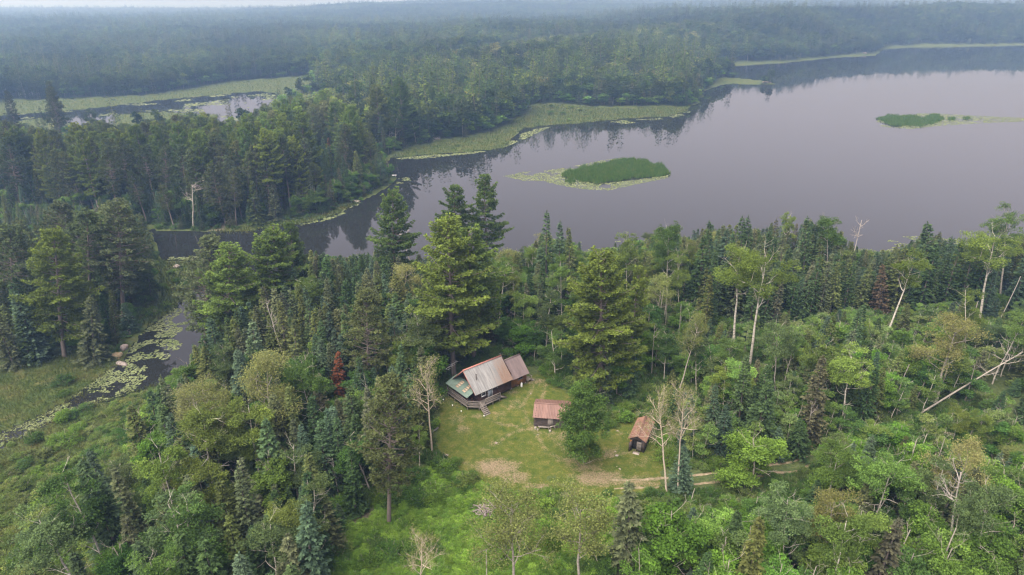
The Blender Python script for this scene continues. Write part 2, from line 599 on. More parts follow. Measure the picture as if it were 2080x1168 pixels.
def red_pine(seed, h=24.0, R=3.6, base=.42, k=11, gap=.25):
    r = np.random.default_rng(seed)
    wood, cr = Geo(), Geo()
    lx, ly = r.normal(0, .015, 2)
    zs = np.linspace(-.5, h * .97, 7)
    wood.tube(np.stack([lx * zs, ly * zs, zs], 1), np.interp(zs, [0, h], [.30, .05]) * h / 24, 8)
    T, D, tt = [], [], []
    z = base * h
    while z < h * .98:
        u = (z / h - base) / (1 - base)
        prof = (.45 + 1.5 * u if u < .3 else .9 + .1 * sin(u * 6)) * max(0.02, 1 - u ** 2.6) ** .75
        nb = r.integers(4, 7)
        a0 = r.uniform(0, 2 * pi)
        for b in range(nb):
            az = a0 + b * 2 * pi / nb + r.normal(0, .3)
            L = R * prof * r.uniform(.65, 1.12) + .3
            el = radians(np.interp(u, [0, .5, 1], [-12, 14, 58]) + r.normal(0, 8))
            hd = np.array([cos(az), sin(az), 0])
            s = np.linspace(0, 1, 5)
            pts = np.array([lx * z, ly * z, z]) + hd * (L * cos(el) * s)[:, None] + np.array([0, 0, 1]) * (L * sin(el) * s + .22 * L * s ** 2)[:, None]
            wood.tube(pts, np.array([.075, .06, .045, .03, .012]) * (.5 + L / 5), 3)
            tone = np.clip(r.normal(.4, .13), .05, .9)
            m = int(4 + L * 3.0)
            for q in range(m):
                f = r.uniform(.42, 1) ** .8
                p0 = np.array([np.interp(f, s, pts[:, i]) for i in range(3)])
                off = r.normal(0, 1, 3) * [.5, .5, .28] * (.5 + .5 * (1.2 - f))
                off[2] = abs(off[2])
                if r.random() > gap:
                    T.append(p0 + off); D.append(unit(hd + [0, 0, .6])); tt.append(tone + r.normal(0, .08))
                    if r.random() < .45:
                        wood.tube([p0, p0 + off], [.02, .01], 3)
            T.append(pts[-1]); D.append(hd); tt.append(tone + .1)
        z += r.uniform(.55, .9)
    tufts(r, cr, np.array(T), np.array(D), np.array(tt), k, .36, .08, 1.1, .2)
    return wood, cr


def limb(R_, geo, start, d, L, rad, depth, ends, wig=.16, kids=3, sides=4, drop=.62, rise=.12):
    n = 5 if L > 1.2 else 3
    pts = [np.array(start, float)]
    dd = unit(np.array(d, float))
    for i in range(n - 1):
        dd = unit(dd + R_.normal(0, wig, 3) + np.array([0, 0, rise]))
        pts.append(pts[-1] + dd * L / (n - 1))
    pts = np.array(pts)
    geo.tube(pts, np.linspace(rad, max(.008, rad * .38), n), sides)
    if depth > 0:
        for q in range(kids):
            f = R_.uniform(.35, 1.0)
            p0 = np.array([np.interp(f, np.linspace(0, 1, n), pts[:, i]) for i in range(3)])
            d2 = unit(dd + R_.normal(0, .55, 3) + np.array([0, 0, .1]))
            limb(R_, geo, p0, d2, L * R_.uniform(.42, .72), rad * .5 * (1.25 - .5 * f), depth - 1, ends, wig, kids, 3, drop, rise)
    else:
        ends.append((pts[-1], dd))
        ends.append(((pts[-1] + pts[-2]) / 2, dd))
    return pts


def leafy(seed, h=12.0, R=3.0, base=.2, clumps=170, per=46, leaf=.17, trunk=.14, limbs=11, lump=.5, nl=16, gaps=.0, flat=1.0, wl=1.0, up=.25):
    """A broad-leaved tree: trunk, limbs, and leaves in clumps through an uneven crown."""
    r = np.random.default_rng(seed)
    wood, cr = Geo(), Geo()
    zs = np.linspace(-.4, h * .86, 8)
    wx, wy = np.cumsum(r.normal(0, .05 * h / 12, 8)), np.cumsum(r.normal(0, .05 * h / 12, 8))
    wood.tube(np.stack([wx, wy, zs], 1), np.interp(zs, [0, h], [trunk, .02]), 7)
    ends = []
    for i in range(limbs):
        f = base + (.9 - base) * (i + r.random()) / limbs
        p0 = np.array([np.interp(f * h, zs, wx), np.interp(f * h, zs, wy), f * h])
        az = i * 2.4 + r.normal(0, .3)
        u = (f - base) / (1 - base)
        L = R * (.35 + .55 * sin(pi * min(1, u * .8 + .18))) * r.uniform(.6, .95) * wl
        limb(r, wood, p0, (cos(az), sin(az), .35 + .5 * u), L, trunk * .42 * (1.15 - u), 1, ends, kids=3)
    # lumps: big lobes on which the clumps sit
    c0 = np.array([0, 0, h * (1 + base) / 2])
    ax = np.array([R, R, h * (1 - base) / 2 * flat])
    ld = rand_dirs(r, nl)
    ld[:, 2] = ld[:, 2] * .9 + .15
    lobes = c0 + ld * ax * r.uniform(.38, .8, nl)[:, None]
    lr = r.uniform(.26, .5, nl) * R * (1 - .2 * lump)
    which = r.integers(0, nl, clumps)
    cd = rand_dirs(r, clumps)
    cd[:, 2] = np.abs(cd[:, 2]) * .75 + cd[:, 2] * .25
    C = lobes[which] + cd * lr[which][:, None] * r.uniform(.55, 1.05, clumps)[:, None] * [1, 1, 1.1]
    C[:, 0] += np.interp(C[:, 2], zs, wx)
    C[:, 1] += np.interp(C[:, 2], zs, wy)
    if base < .1:
        C[:, 2] = np.maximum(.25, C[:, 2] - .05 * h)
    C = C[C[:, 2] > base * h * .6]
    if gaps:
        C = C[r.random(len(C)) > gaps]
    ct = np.clip(r.normal(.42, .17, len(C)), .03, .95)
    crad = r.uniform(.28, .6, len(C)) * (R / 3) ** .5
    n = len(C) * per
    j = np.repeat(np.arange(len(C)), per)
    od = rand_dirs(r, n)
    od[:, 2] *= .6
    pos = C[j] + od * (crad[j] * r.uniform(.25, 1.1, n) ** .6)[:, None]
    d = unit(od * .7 + rand_dirs(r, n) * .7 + np.array([0, 0, -.1]))
    nrm = unit(rand_dirs(r, n) * .7 + od * .4 + np.array([0, 0, up * 2]))
    sd = unit(np.cross(d, nrm))
    cr.quads(blades(pos, d, sd, leaf * r.uniform(.7, 1.3, n), leaf * .42 * r.uniform(.8, 1.2, n)), 0, np.clip(ct[j] + r.normal(0, .12, n), 0, 1))
    return wood, cr


def sparse_tree(seed, h=17.0, R=3.2, base=.38, limbs=11, depth=2, trunk=.17, leaves=5, leaf=.14, kids=4, wig=.2, rise=.1):
    """A tree with fine bare twigs and thin foliage."""
    r = np.random.default_rng(seed)
    wood, cr = Geo(), Geo()
    zs = np.linspace(-.4, h * .9, 8)
    wx, wy = np.cumsum(r.normal(0, .09, 8)), np.cumsum(r.normal(0, .09, 8))
    wood.tube(np.stack([wx, wy, zs], 1), np.interp(zs, [0, h], [trunk, .035]), 7)
    ends = []
    for i in range(limbs):
        f = base + (.92 - base) * (i + r.random()) / limbs
        p0 = np.array([np.interp(f * h, zs, wx), np.interp(f * h, zs, wy), f * h])
        az = i * 2.4 + r.normal(0, .5)
        u = (f - base) / (1 - base)
        limb(r, wood, p0, (cos(az), sin(az), .5 + .6 * u), R * r.uniform(.7, 1.15) * (1.05 - .5 * u), trunk * .4 * (1.1 - .6 * u), depth, ends, wig, kids, rise=rise)
    if leaves:
        E = np.array([e[0] for e in ends])
        n = len(E) * leaves
        c = np.repeat(E, leaves, 0) + r.normal(0, .34, (n, 3))
        d = rand_dirs(r, n)
        sd = unit(np.cross(d, rand_dirs(r, n)))
        cr.quads(blades(c, d, sd, leaf * r.uniform(.7, 1.3, n), leaf * .4 * r.uniform(.8, 1.2, n)), 0, np.clip(r.normal(.45, .18, n), 0, 1))
    return wood, cr


def snag(seed, h=12.0, trunk=.13, limbs=8, L=2.2, base=.5, depth=2, kids=3, broken=True):
    r = np.random.default_rng(seed)
    wood = Geo()
    zs = np.linspace(-.4, h, 7)
    wx, wy = np.cumsum(r.normal(0, .06, 7)), np.cumsum(r.normal(0, .06, 7))
    wood.tube(np.stack([wx, wy, zs], 1), np.interp(zs, [0, h], [trunk, trunk * (.35 if limbs else .7)]), 7, cap=True)
    e = []
    for i in range(limbs):
        f = r.uniform(base, .98)
        p0 = np.array([np.interp(f * h, zs, wx), np.interp(f * h, zs, wy), f * h])
        az = r.uniform(0, 2 * pi)
        limb(r, wood, p0, (cos(az), sin(az), r.uniform(.2, 1.0)), L * r.uniform(.4, 1.1), trunk * .3, depth, e, .2, kids)
    return wood, None


def shrub(seed, h=1.8, R=1.3, clumps=34, per=42, leaf=.16, stems=6):
    r = np.random.default_rng(seed)
    wood, cr = Geo(), Geo()
    for i in range(stems):
        az = i * 2.4
        wood.tube([(.1 * cos(az), .1 * sin(az), -.2), (.4 * R * cos(az), .4 * R * sin(az), h * .45), (.65 * R * cos(az), .65 * R * sin(az), h * .85)], [.03, .022, .008], 4)
    a = r.uniform(0, 2 * pi, clumps)
    q = np.sqrt(r.random(clumps)) * R
    top = h * (1 - .55 * (q / R) ** 2) * r.uniform(.55, 1.05, clumps)
    C = np.stack([np.cos(a) * q, np.sin(a) * q, top * r.uniform(.45, 1, clumps)], 1)
    ct = np.clip(r.normal(.42, .16, clumps), .05, .95)
    n = clumps * per
    j = np.repeat(np.arange(clumps), per)
    od = rand_dirs(r, n)
    od[:, 2] = od[:, 2] * .6 + .1
    pos = C[j] + od * r.uniform(.1, .42, n)[:, None] * (R / 1.3) ** .5
    pos[:, 2] = np.maximum(pos[:, 2], .03)
    d = unit(od + rand_dirs(r, n) * .7)
    sd = unit(np.cross(d, unit(rand_dirs(r, n) * .6 + np.array([0, 0, .8]))))
    cr.quads(blades(pos, d, sd, leaf * r.uniform(.7, 1.35, n), leaf * .42 * r.uniform(.8, 1.2, n)), 0, np.clip(ct[j] + r.normal(0, .12, n), 0, 1))
    return wood, cr


def far_leafy(seed, h=17.0, R=3.4, base=.25, n=520, leaf=.75, trunk=.09):
    """The same tree as it is seen from half a kilometre: fewer, larger sprays."""
    r = np.random.default_rng(seed)
    wood, cr = Geo(), Geo()
    wood.tube([(0, 0, -.6), (0, .1, h * .45), (.1, 0, h * .85)], [trunk, trunk * .75, .05], 4)
    nl = 11
    c0, ax = np.array([0, 0, h * (1 + base) / 2]), np.array([R, R, h * (1 - base) / 2])
    ld = rand_dirs(r, nl)
    lob = c0 + ld * ax * r.uniform(.3, .68, nl)[:, None]
    lr = r.uniform(.34, .56, nl) * R
    w = r.integers(0, nl, n)
    cd = rand_dirs(r, n)
    cd[:, 2] = np.abs(cd[:, 2]) * .6 + cd[:, 2] * .4
    C = lob[w] + cd * lr[w][:, None] * r.uniform(.55, 1.05, n)[:, None]
    d = unit(cd + rand_dirs(r, n) * .7)
    sd = unit(np.cross(d, unit(rand_dirs(r, n) * .7 + [0, 0, .5])))
    cr.quads(blades(C, d, sd, leaf * r.uniform(.6, 1.3, n), leaf * .6 * r.uniform(.8, 1.3, n)), 0, np.clip(r.normal(.42, .13, nl)[w] + r.normal(0, .14, n), 0, 1))
    return wood, cr


def far_conifer(seed, h=16.0, r0=2.0, n=460, size=.8, crown_base=.06, power=.85, trunk=.18):
    r = np.random.default_rng(seed)
    wood, cr = Geo(), Geo()
    wood.tube([(0, 0, -.6), (0, 0, h * .5), (0, 0, h * .97)], [trunk, trunk * .7, .02], 4)
    t = 1 - np.sqrt(r.random(n)) * (1 - crown_base)
    z = t * h
    u = (t - crown_base) / (1 - crown_base)
    q = r0 * (1 - u) ** power * (.35 + .65 * r.random(n) ** .5) * (.8 + .35 * np.sin(z * 3.1 + seed)) + .05
    a = r.uniform(0, 2 * pi, n)
    pos = np.stack([np.cos(a) * q * .75, np.sin(a) * q * .75, z - .2 * q], 1)
    d = unit(np.stack([np.cos(a), np.sin(a), r.normal(-.1, .2, n)], 1))
    sd = unit(np.stack([-np.sin(a), np.cos(a), r.normal(0, .5, n)], 1))
    cr.quads(blades(pos, d, sd, size * r.uniform(.6, 1.25, n), size * .3 * r.uniform(.8, 1.3, n)), 0, np.clip(r.normal(.42, .18, n), 0, 1))
    return wood, cr


PROTO = {}


def proto(key, gen, wood_mat, leaf_mat_, h, **kw):
    """Build one model of a tree kind as two meshes (trunk, crown) of nominal height h."""
    wood, cr = gen(h=h, **kw)
    PROTO[key] = dict(h=h,
                      trunk=wood.mesh('trunk', [M[wood_mat]]),
                      crown=cr.mesh('crown', [M[leaf_mat_]]) if cr is not None and cr.n else None)
    return PROTO[key]


def proto_one(key, gen, wood_mat, leaf_mat_, h, **kw):
    wood, cr = gen(h=h, **kw)
    PROTO[key] = dict(h=h, whole=wood.add(cr, 1).mesh('tree', [M[wood_mat], M[leaf_mat_]]))


def joined(key):
    """Trunk and crown of a model in one mesh, for a tree too small in the picture to show its parts."""
    p = PROTO[key]
    if 'whole' not in p:
        me = bpy.data.meshes.new('tree')
        parts = [p['trunk']] + ([p['crown']] if p['crown'] else [])
        V, L, S, MI, T = [], [], [], [], []
        nv = 0
        for k, a in enumerate(parts):
            v = np.empty(len(a.vertices) * 3, np.float32); a.vertices.foreach_get('co', v)
            l = np.empty(len(a.loops), np.int32); a.loops.foreach_get('vertex_index', l)
            s = np.empty(len(a.polygons), np.int32); a.polygons.foreach_get('loop_total', s)
            t = np.empty(len(a.polygons), np.float32); a.attributes['tint'].data.foreach_get('value', t)
            V.append(v); L.append(l + nv); S.append(s); MI.append(np.full(len(s), k, np.int32)); T.append(t)
            nv += len(a.vertices)
            me.materials.append(a.materials[0])
        V, L, S, MI, T = map(np.concatenate, (V, L, S, MI, T))
        me.vertices.add(nv); me.vertices.foreach_set('co', V)
        me.loops.add(len(L)); me.loops.foreach_set('vertex_index', L)
        me.polygons.add(len(S))
        me.polygons.foreach_set('loop_start', np.concatenate([[0], np.cumsum(S)[:-1]]).astype(np.int32))
        me.polygons.foreach_set('material_index', MI)
        at = me.attributes.new('tint', 'FLOAT', 'FACE'); at.data.foreach_set('value', T)
        me.update(calc_edges=True)
        p['whole'] = me
    return p['whole']


for i in range(6):
    proto(f'spruce{i}', spruce, 'bark_dark', 'needles', 14.0, seed=10 + i, r=(2.3, 1.95, 2.6, 1.75, 2.4, 2.0)[i], sparse=(1, 1, .95, .85, 1, .75)[i])
for i in range(4):
    proto(f'white_pine{i}', white_pine, 'bark_pine', 'needles', 28.0, seed=40 + i, R=(5.4, 4.8, 6.0, 4.6)[i], base=(.2, .3, .12, .42)[i], ragged=(1, 1.2, .9, 1.4)[i])
for i in range(4):
    proto(f'red_pine{i}', red_pine, 'bark_pine', 'needles', 24.0, seed=60 + i, R=(4.0, 3.5, 4.4, 3.7)[i], base=(.28, .45, .2, .36)[i], gap=(.1, .1, .1, .22)[i])
for i in range(4):
    proto(f'leafy{i}', leafy, 'twigs', 'leaves', 9.0, seed=80 + i, R=(2.6, 2.2, 2.9, 2.0)[i], base=(-.12, -.05, -.15, 0)[i], clumps=(240, 190, 270, 170)[i], per=68, leaf=.155, trunk=.09)
proto('leafy4', leafy, 'twigs', 'leaves', 9.0, seed=88, R=3.1, base=-.12, clumps=460, per=60, leaf=.155, trunk=.07, nl=34, flat=1.28)
for i in range(5):
    proto(f'birch{i}', leafy, 'bark_pale', 'leaves', 15.0, seed=100 + i, R=(2.8, 2.3, 3.1, 2.5, 2.1)[i], base=(.28, .2, .35, .15, .25)[i], clumps=(210, 170, 230, 200, 160)[i], per=60, leaf=.14, trunk=.11, gaps=.08)
for i in range(4):
    proto(f'aspen{i}', leafy, 'bark_pale', 'leaves', 20.0, seed=120 + i, R=(3.9, 3.4, 4.2, 3.2)[i], base=(.52, .56, .46, .58)[i], clumps=(220, 190, 250, 180)[i], per=60, leaf=.145, trunk=.2, limbs=9, gaps=.1)
for i in range(3):
    proto(f'sapling{i}', leafy, 'bark_pale', 'leaves', 8.0, seed=140 + i, R=(1.5, 1.3, 1.7)[i], base=.08, clumps=(90, 80, 100)[i], per=54, leaf=.135, trunk=.055, limbs=10, gaps=.05)
for i in range(4):
    proto(f'thin{i}', sparse_tree, 'twigs' if i < 3 else 'pale_twigs', 'leaves', 17.0, seed=150 + i, R=(3.3, 2.8, 3.6, 3.0)[i], base=(.4, .5, .35, .48)[i], leaves=(30, 24, 34, 3)[i], leaf=.15, limbs=(11, 11, 12, 14)[i], kids=(4, 4, 4, 5)[i])
for i in range(4):
    proto(f'snag{i}', snag, 'deadwood', 'leaves', 12.0, seed=160 + i, limbs=(12, 9, 14, 0)[i], base=(.5, .66, .35, .5)[i], depth=(2, 2, 2, 0)[i], L=(2.0, 1.6, 2.4, 1)[i])
for i in range(4):
    proto(f'shrub{i}', shrub, 'twigs', 'leaves', 1.8, seed=180 + i, R=(1.3, 1.1, 1.6, 1.2)[i], leaf=(.135, .16, .125, .145)[i], per=58)
for i in range(4):
    proto_one(f'far_leafy{i}', far_leafy, ('bark_dark', 'bark_dark', 'bark_pale', 'bark_dark')[i], 'leaves', 17.0, seed=200 + i, R=(4.7, 4.0, 5.2, 4.4)[i], base=(.02, .1, 0, .06)[i], n=700, leaf=.8)
for i in range(3):
    proto_one(f'far_spruce{i}', far_conifer, 'bark_dark', 'needles', 15.0, seed=210 + i, r0=(2.4, 2.0, 2.7)[i])
for i in range(3):
    proto_one(f'far_pine{i}', far_conifer, 'bark_pine', 'needles', 22.0, seed=220 + i, r0=(3.8, 3.4, 4.2)[i], crown_base=(.1, .16, .06)[i], power=.45, n=680, size=1.0, trunk=.15)

# ------------------------------------------------------------------ the ground, the water, the air
def put(name, me, loc=(0, 0, 0), parent=None, rot=None, scale=None):
    o = bpy.data.objects.new(name, me)
    COL.objects.link(o)
    o.location = loc
    if rot is not None:
        o.rotation_euler = rot
    if scale is not None:
        o.scale = scale
    if parent is not None:
        o.parent = parent
    return o


def tag(o, label=None, cat=None, group=None, kind=None):
    for k, v in (('label', label), ('category', cat), ('group', group), ('kind', kind)):
        if v:
            o[k] = v
    return o


def grid_mesh(name, X, Y, Z, mat, attrs=None, keep=None):
    n, m = X.shape
    V = np.stack([X, Y, Z], -1).reshape(-1, 3)
    i, j = np.meshgrid(np.arange(n - 1), np.arange(m - 1), indexing='ij')
    F = np.stack([i * m + j, i * m + j + 1, (i + 1) * m + j + 1, (i + 1) * m + j], -1).reshape(-1, 4)
    if keep is not None:
        F = F[keep(V[F].mean(1))]
    me = bpy.data.meshes.new(name)
    me.vertices.add(len(V)); me.vertices.foreach_set('co', V.astype(np.float32).ravel())
    me.loops.add(F.size); me.loops.foreach_set('vertex_index', F.astype(np.int32).ravel())
    me.polygons.add(len(F)); me.polygons.foreach_set('loop_start', np.arange(0, F.size, 4, dtype=np.int32))
    me.polygons.foreach_set('use_smooth', np.ones(len(F), bool))
    for k, a in (attrs or {}).items():
        at = me.attributes.new(k, 'FLOAT', 'POINT')
        at.data.foreach_set('value', np.asarray(a, np.float32).ravel())
    me.materials.append(mat)
    me.update(calc_edges=True)
    return me


def ground_material():
    m, nt, nd, lk, out = new_mat('forest_ground')
    geo = nd.new('ShaderNodeNewGeometry')
    pos = geo.outputs['Position']
    a = lambda k: N(nd, 'ShaderNodeAttribute', attribute_name=k).outputs['Fac']
    n1, n2, n3 = noise(nd, lk, .35, 5, .6, pos), noise(nd, lk, 2.2, 5, .65, pos), noise(nd, lk, .09, 4, .6, pos)
    forest = ramp(nd, lk, n2, [(.3, (.028, .040, .016)), (.55, (.055, .075, .026)), (.75, (.09, .09, .045))])
    marsh = ramp(nd, lk, n1, [(.28, (.028, .048, .015)), (.45, (.046, .066, .019)), (.6, (.066, .076, .025)), (.75, (.10, .09, .042))])
    marsh = mixc(nd, lk, .5, marsh, ramp(nd, lk, n2, [(.3, (.4, .45, .4)), (.7, (1.25, 1.2, 1.1))]), 'MULTIPLY')
    fern = ramp(nd, lk, n2, [(.3, (.03, .055, .012)), (.7, (.085, .13, .03))])
    mud = ramp(nd, lk, n2, [(.3, (.10, .085, .06)), (.7, (.20, .17, .13))])
    c = mixc(nd, lk, a('fern'), forest, fern)
    c = mixc(nd, lk, a('marsh'), c, marsh)
    c = mixc(nd, lk, a('bare'), c, mud)
    b = nd.new('ShaderNodeBsdfPrincipled')
    lk.new(c, b.inputs['Base Color'])
    b.inputs['Roughness'].default_value = .95
    b.inputs['Specular IOR Level'].default_value = .1
    bp = nd.new('ShaderNodeBump')
    bp.inputs['Strength'].default_value = .6
    bp.inputs['Distance'].default_value = .3
    lk.new(n2, bp.inputs['Height'])
    lk.new(bp.outputs[0], b.inputs['Normal'])
    lk.new(b.outputs[0], out.inputs[0])
    return m


def lawn_material():
    m, nt, nd, lk, out = new_mat('mown_grass')
    geo = nd.new('ShaderNodeNewGeometry')
    pos = geo.outputs['Position']
    dry = N(nd, 'ShaderNodeAttribute', attribute_name='dry').outputs['Fac']
    n0, n1, n2, n3 = noise(nd, lk, .16, 4, .6, pos), noise(nd, lk, .8, 6, .68, pos, .4), noise(nd, lk, 4.5, 5, .75, pos), noise(nd, lk, 16, 3, .7, pos)
    g = ramp(nd, lk, n1, [(.28, (.034, .058, .011)), (.45, (.054, .074, .015)), (.6, (.082, .090, .022)), (.74, (.125, .108, .042))])
    g = mixc(nd, lk, .75, g, ramp(nd, lk, n2, [(.25, (.45, .5, .45)), (.5, (.95, .95, .9)), (.75, (1.5, 1.35, 1.25))]), 'MULTIPLY')
    g = mixc(nd, lk, .6, g, ramp(nd, lk, n3, [(.3, (.5, .55, .5)), (.7, (1.4, 1.35, 1.3))]), 'MULTIPLY')
    g = mixc(nd, lk, .8, g, ramp(nd, lk, n0, [(.3, (.78, .88, .75)), (.7, (1.2, 1.08, 1.15))]), 'MULTIPLY')
    straw = ramp(nd, lk, n2, [(.25, (.085, .066, .038)), (.5, (.155, .118, .076)), (.72, (.25, .20, .145))])
    k = math_(nd, lk, 'ADD', dry, math_(nd, lk, 'MULTIPLY', math_(nd, lk, 'SUBTRACT', n1, .5), 1.5))
    k = math_(nd, lk, 'ADD', k, math_(nd, lk, 'MULTIPLY', math_(nd, lk, 'SUBTRACT', n2, .5), 2.2))
    k = ramp(nd, lk, k, [(.40, (0, 0, 0)), (1.0, (.92, .92, .92))])
    c = mixc(nd, lk, k, g, straw)
    b = nd.new('ShaderNodeBsdfPrincipled')
    lk.new(c, b.inputs['Base Color'])
    b.inputs['Roughness'].default_value = .95
    b.inputs['Specular IOR Level'].default_value = .1
    bp = nd.new('ShaderNodeBump')
    bp.inputs['Strength'].default_value = .8
    bp.inputs['Distance'].default_value = .12
    lk.new(n2, bp.inputs['Height'])
    lk.new(bp.outputs[0], b.inputs['Normal'])
    lk.new(b.outputs[0], out.inputs[0])
    return m


def water_material():
    m, nt, nd, lk, out = new_mat('still_water')
    geo = nd.new('ShaderNodeNewGeometry')
    mp = nd.new('ShaderNodeMapping')
    mp.inputs['Scale'].default_value = (.55, 1, 1)
    lk.new(geo.outputs['Position'], mp.inputs[0])
    n1 = noise(nd, lk, 1.6, 3, .6, mp.outputs[0])
    patch = ramp(nd, lk, noise(nd, lk, .022, 4, .6, mp.outputs[0], .6), [(.42, (0, 0, 0)), (.68, (1, 1, 1))])
    b = nd.new('ShaderNodeBsdfPrincipled')
    b.inputs['Base Color'].default_value = (.011, .012, .012, 1)
    b.inputs['IOR'].default_value = 1.30
    r = math_(nd, lk, 'MULTIPLY_ADD', patch, .045)
    r.node.inputs[2].default_value = .008
    lk.new(r, b.inputs['Roughness'])
    bp = nd.new('ShaderNodeBump')
    bp.inputs['Strength'].default_value = .03
    bp.inputs['Distance'].default_value = .02
    lk.new(n1, bp.inputs['Height'])
    lk.new(bp.outputs[0], b.inputs['Normal'])
    lk.new(b.outputs[0], out.inputs[0])
    return m


# ground sheet: rows spaced with distance, all the way to the horizon
_d = [34.0]
while _d[-1] < 5600:
    _d.append(_d[-1] * 1.0155 + .05)
_d = np.array(_d)
_a = np.radians(np.linspace(-49, 49, 381))
GX = _d[:, None] * np.tan(_a)[None, :]
GY = np.broadcast_to(_d[:, None], GX.shape).copy()
_sd, _ms = water_sd(GX, GY), marsh_sd(GX, GY)
GZ = ground_z(GX, GY, _sd, _ms)
_mm = smooth(3, -2, _ms + (fbm(GX / 6, GY / 6, 77) - .5) * 8 * np.clip(GY / 150, .6, 3))
_shore = smooth(4, .5, _sd) * .8
_bare = np.zeros_like(GX)
BARE_PX = [(455, 448, 26, 9), (230, 735, 9, 5), (470, 1040, 8, 5), (440, 465, 20, 6), (735, 1045, 24, 26), (640, 1105, 18, 9), (810, 1060, 9, 5), (1150, 1010, 10, 10)]
_gpx, _gpy, _ = pix(GX, GY, 0)
for bx, by, rx, ry in BARE_PX:
    _bare = np.maximum(_bare, .8 * smooth(1.5, .5, np.hypot((_gpx - bx) / rx, (_gpy - by) / ry)))
_fern = smooth(3, -3, poly_sd(GX, GY, FERNS))
ground = put('ground', grid_mesh('ground', GX, GY, GZ, ground_material(),
                                 dict(marsh=np.maximum(_mm, _shore), fern=_fern, bare=_bare)))
tag(ground, 'forest floor with marsh along the water', kind='structure')

# lawn of the clearing, with its worn patches
LAWN = put('lawn', None) if False else None
_cx = np.array(CLEARING)
lx = np.arange(_cx[:, 0].min() - 4, _cx[:, 0].max() + 4, .4)
ly = np.arange(_cx[:, 1].min() - 4, _cx[:, 1].max() + 4, .4)
LX, LY = np.meshgrid(lx, ly, indexing='ij')
DRY = [(1010, 950, 52, 20, 1), (1000, 945, 30, 12, 1), (1045, 970, 34, 14, .9), (1090, 988, 36, 7, .8), (1215, 972, 55, 18, 1), (1190, 950, 40, 12, .7), (1160, 935, 36, 9, .7), (1290, 980, 60, 10, .8),
       (928, 850, 24, 12, .55), (940, 872, 18, 9, .7), (1045, 822, 26, 14, .55), (1018, 842, 18, 12, .5), (1042, 797, 16, 5, .7), (1090, 775, 26, 8, .7), (1085, 790, 14, 4, .5),
       (1145, 885, 14, 12, .7), (1122, 880, 10, 10, .5), (1238, 922, 16, 12, .8), (1255, 912, 10, 8, .5), (1262, 880, 10, 6, .5), (900, 925, 12, 6, .9), (1008, 900, 14, 6, .6), (990, 912, 20, 7, .45), (1062, 868, 18, 9, .4),
       (1110, 900, 22, 9, .35), (1300, 940, 20, 10, .5), (1180, 1000, 24, 12, .5), (1150, 1008, 16, 10, .6), (1320, 930, 14, 8, .4), (905, 808, 22, 10, .5), (930, 820, 30, 8, .55), (975, 845, 22, 8, .5)]
_px, _py, _ = pix(LX, LY, 0)
_dry = np.full(LX.shape, .12)
for bx, by, rx, ry, am in DRY:
    _dry = np.maximum(_dry, am * smooth(1.6, .3, np.hypot((_px - bx) / rx, (_py - by) / ry)))
for pts in ([(1340, 985), (1230, 985), (1165, 950), (1110, 915), (1075, 860), (1060, 825), (1085, 785)], [(1340, 972), (1240, 965), (1180, 930), (1125, 880), (1095, 830), (1110, 780)],
            [(1000, 905), (1040, 880), (1075, 870)], [(990, 850), (1020, 862), (1060, 868), (1100, 880)], [(1110, 880), (1180, 945), (1250, 925), (1290, 915)], [(900, 930), (960, 945), (1060, 975), (1120, 1000)]):
    _dry = np.maximum(_dry, .58 * smooth(.85, .1, line_dist(LX, LY, [P(*p)[:2] for p in pts])))
_lsd = poly_sd(LX, LY, CLEARING) + (fbm(LX / 2.5, LY / 2.5, 41) - .5) * 3.2
_lz = ground_z(LX, LY) + .03 + (fbm(LX / 3, LY / 3, 19) - .5) * .1
lawn = put('lawn', grid_mesh('lawn', LX, LY, _lz, lawn_material(), dict(dry=_dry),
                             keep=lambda c: poly_sd(c[:, 0], c[:, 1], CLEARING) + (fbm(c[:, 0] / 2.5, c[:, 1] / 2.5, 41) - .5) * 3.2 < 0))
tag(lawn, 'patchy mown grass of the clearing with worn straw spots', kind='structure')

# the track: two bare ruts with a grassy middle
M['ruts'] = rough_mat('bare_sandy_soil', [(.3, (.07, .075, .035)), (.5, (.16, .13, .08)), (.75, (.27, .215, .16))], 1.6, .95, .4, detail=7)
_tp = np.array(TRACK)
_s = np.concatenate([[0], np.cumsum(np.hypot(*np.diff(_tp, axis=0).T))])
_u = np.arange(0, _s[-1], .5)
_c = np.stack([np.interp(_u, _s, _tp[:, i]) for i in (0, 1)], 1)
_t = unit(np.gradient(_c, axis=0))
_nn = np.stack([-_t[:, 1], _t[:, 0]], 1)
for q, off in enumerate((-.95, .95)):
    w = .12 + .24 * fbm(_u / 3, _u * 0 + q * 9, 12)
    wob = (fbm(_u / 2.2, _u * 0 + 3 + q, 4) - .5) * .7
    rows = []
    for f in (-1, -.35, .35, 1):
        e = _c + _nn * (off + wob + f * w)[:, None]
        rows.append(e)
    E_ = np.array(rows)
    Z_ = ground_z(E_[..., 0], E_[..., 1]) + np.array([.02, .06, .06, .02])[:, None]
    o = put('track_rut', grid_mesh('track_rut', E_[..., 0], E_[..., 1], Z_, M['ruts']))
    tag(o, ('sandy rut of the woodland track, on the side away from the cabin' if q == 0 else 'sandy rut of the woodland track, on the cabin side'), kind='structure')

# water sheets
def flat(name, x0, x1, y0, y1, z, mat):
    X, Y = np.meshgrid(np.linspace(x0, x1, 12), np.linspace(y0, y1, 12), indexing='ij')
    return put(name, grid_mesh(name, X, Y, np.full(X.shape, z), mat))


M['water'] = water_material()
o = flat('lake', -185, 2600, 70, 1700, WL, M['water'])
tag(o, 'still grey lake with its dark creek', kind='structure')
o = flat('marsh_pond', -420, -185.05, 250, 620, WL, M['water'])
tag(o, 'dark pond in the far marsh', kind='structure')

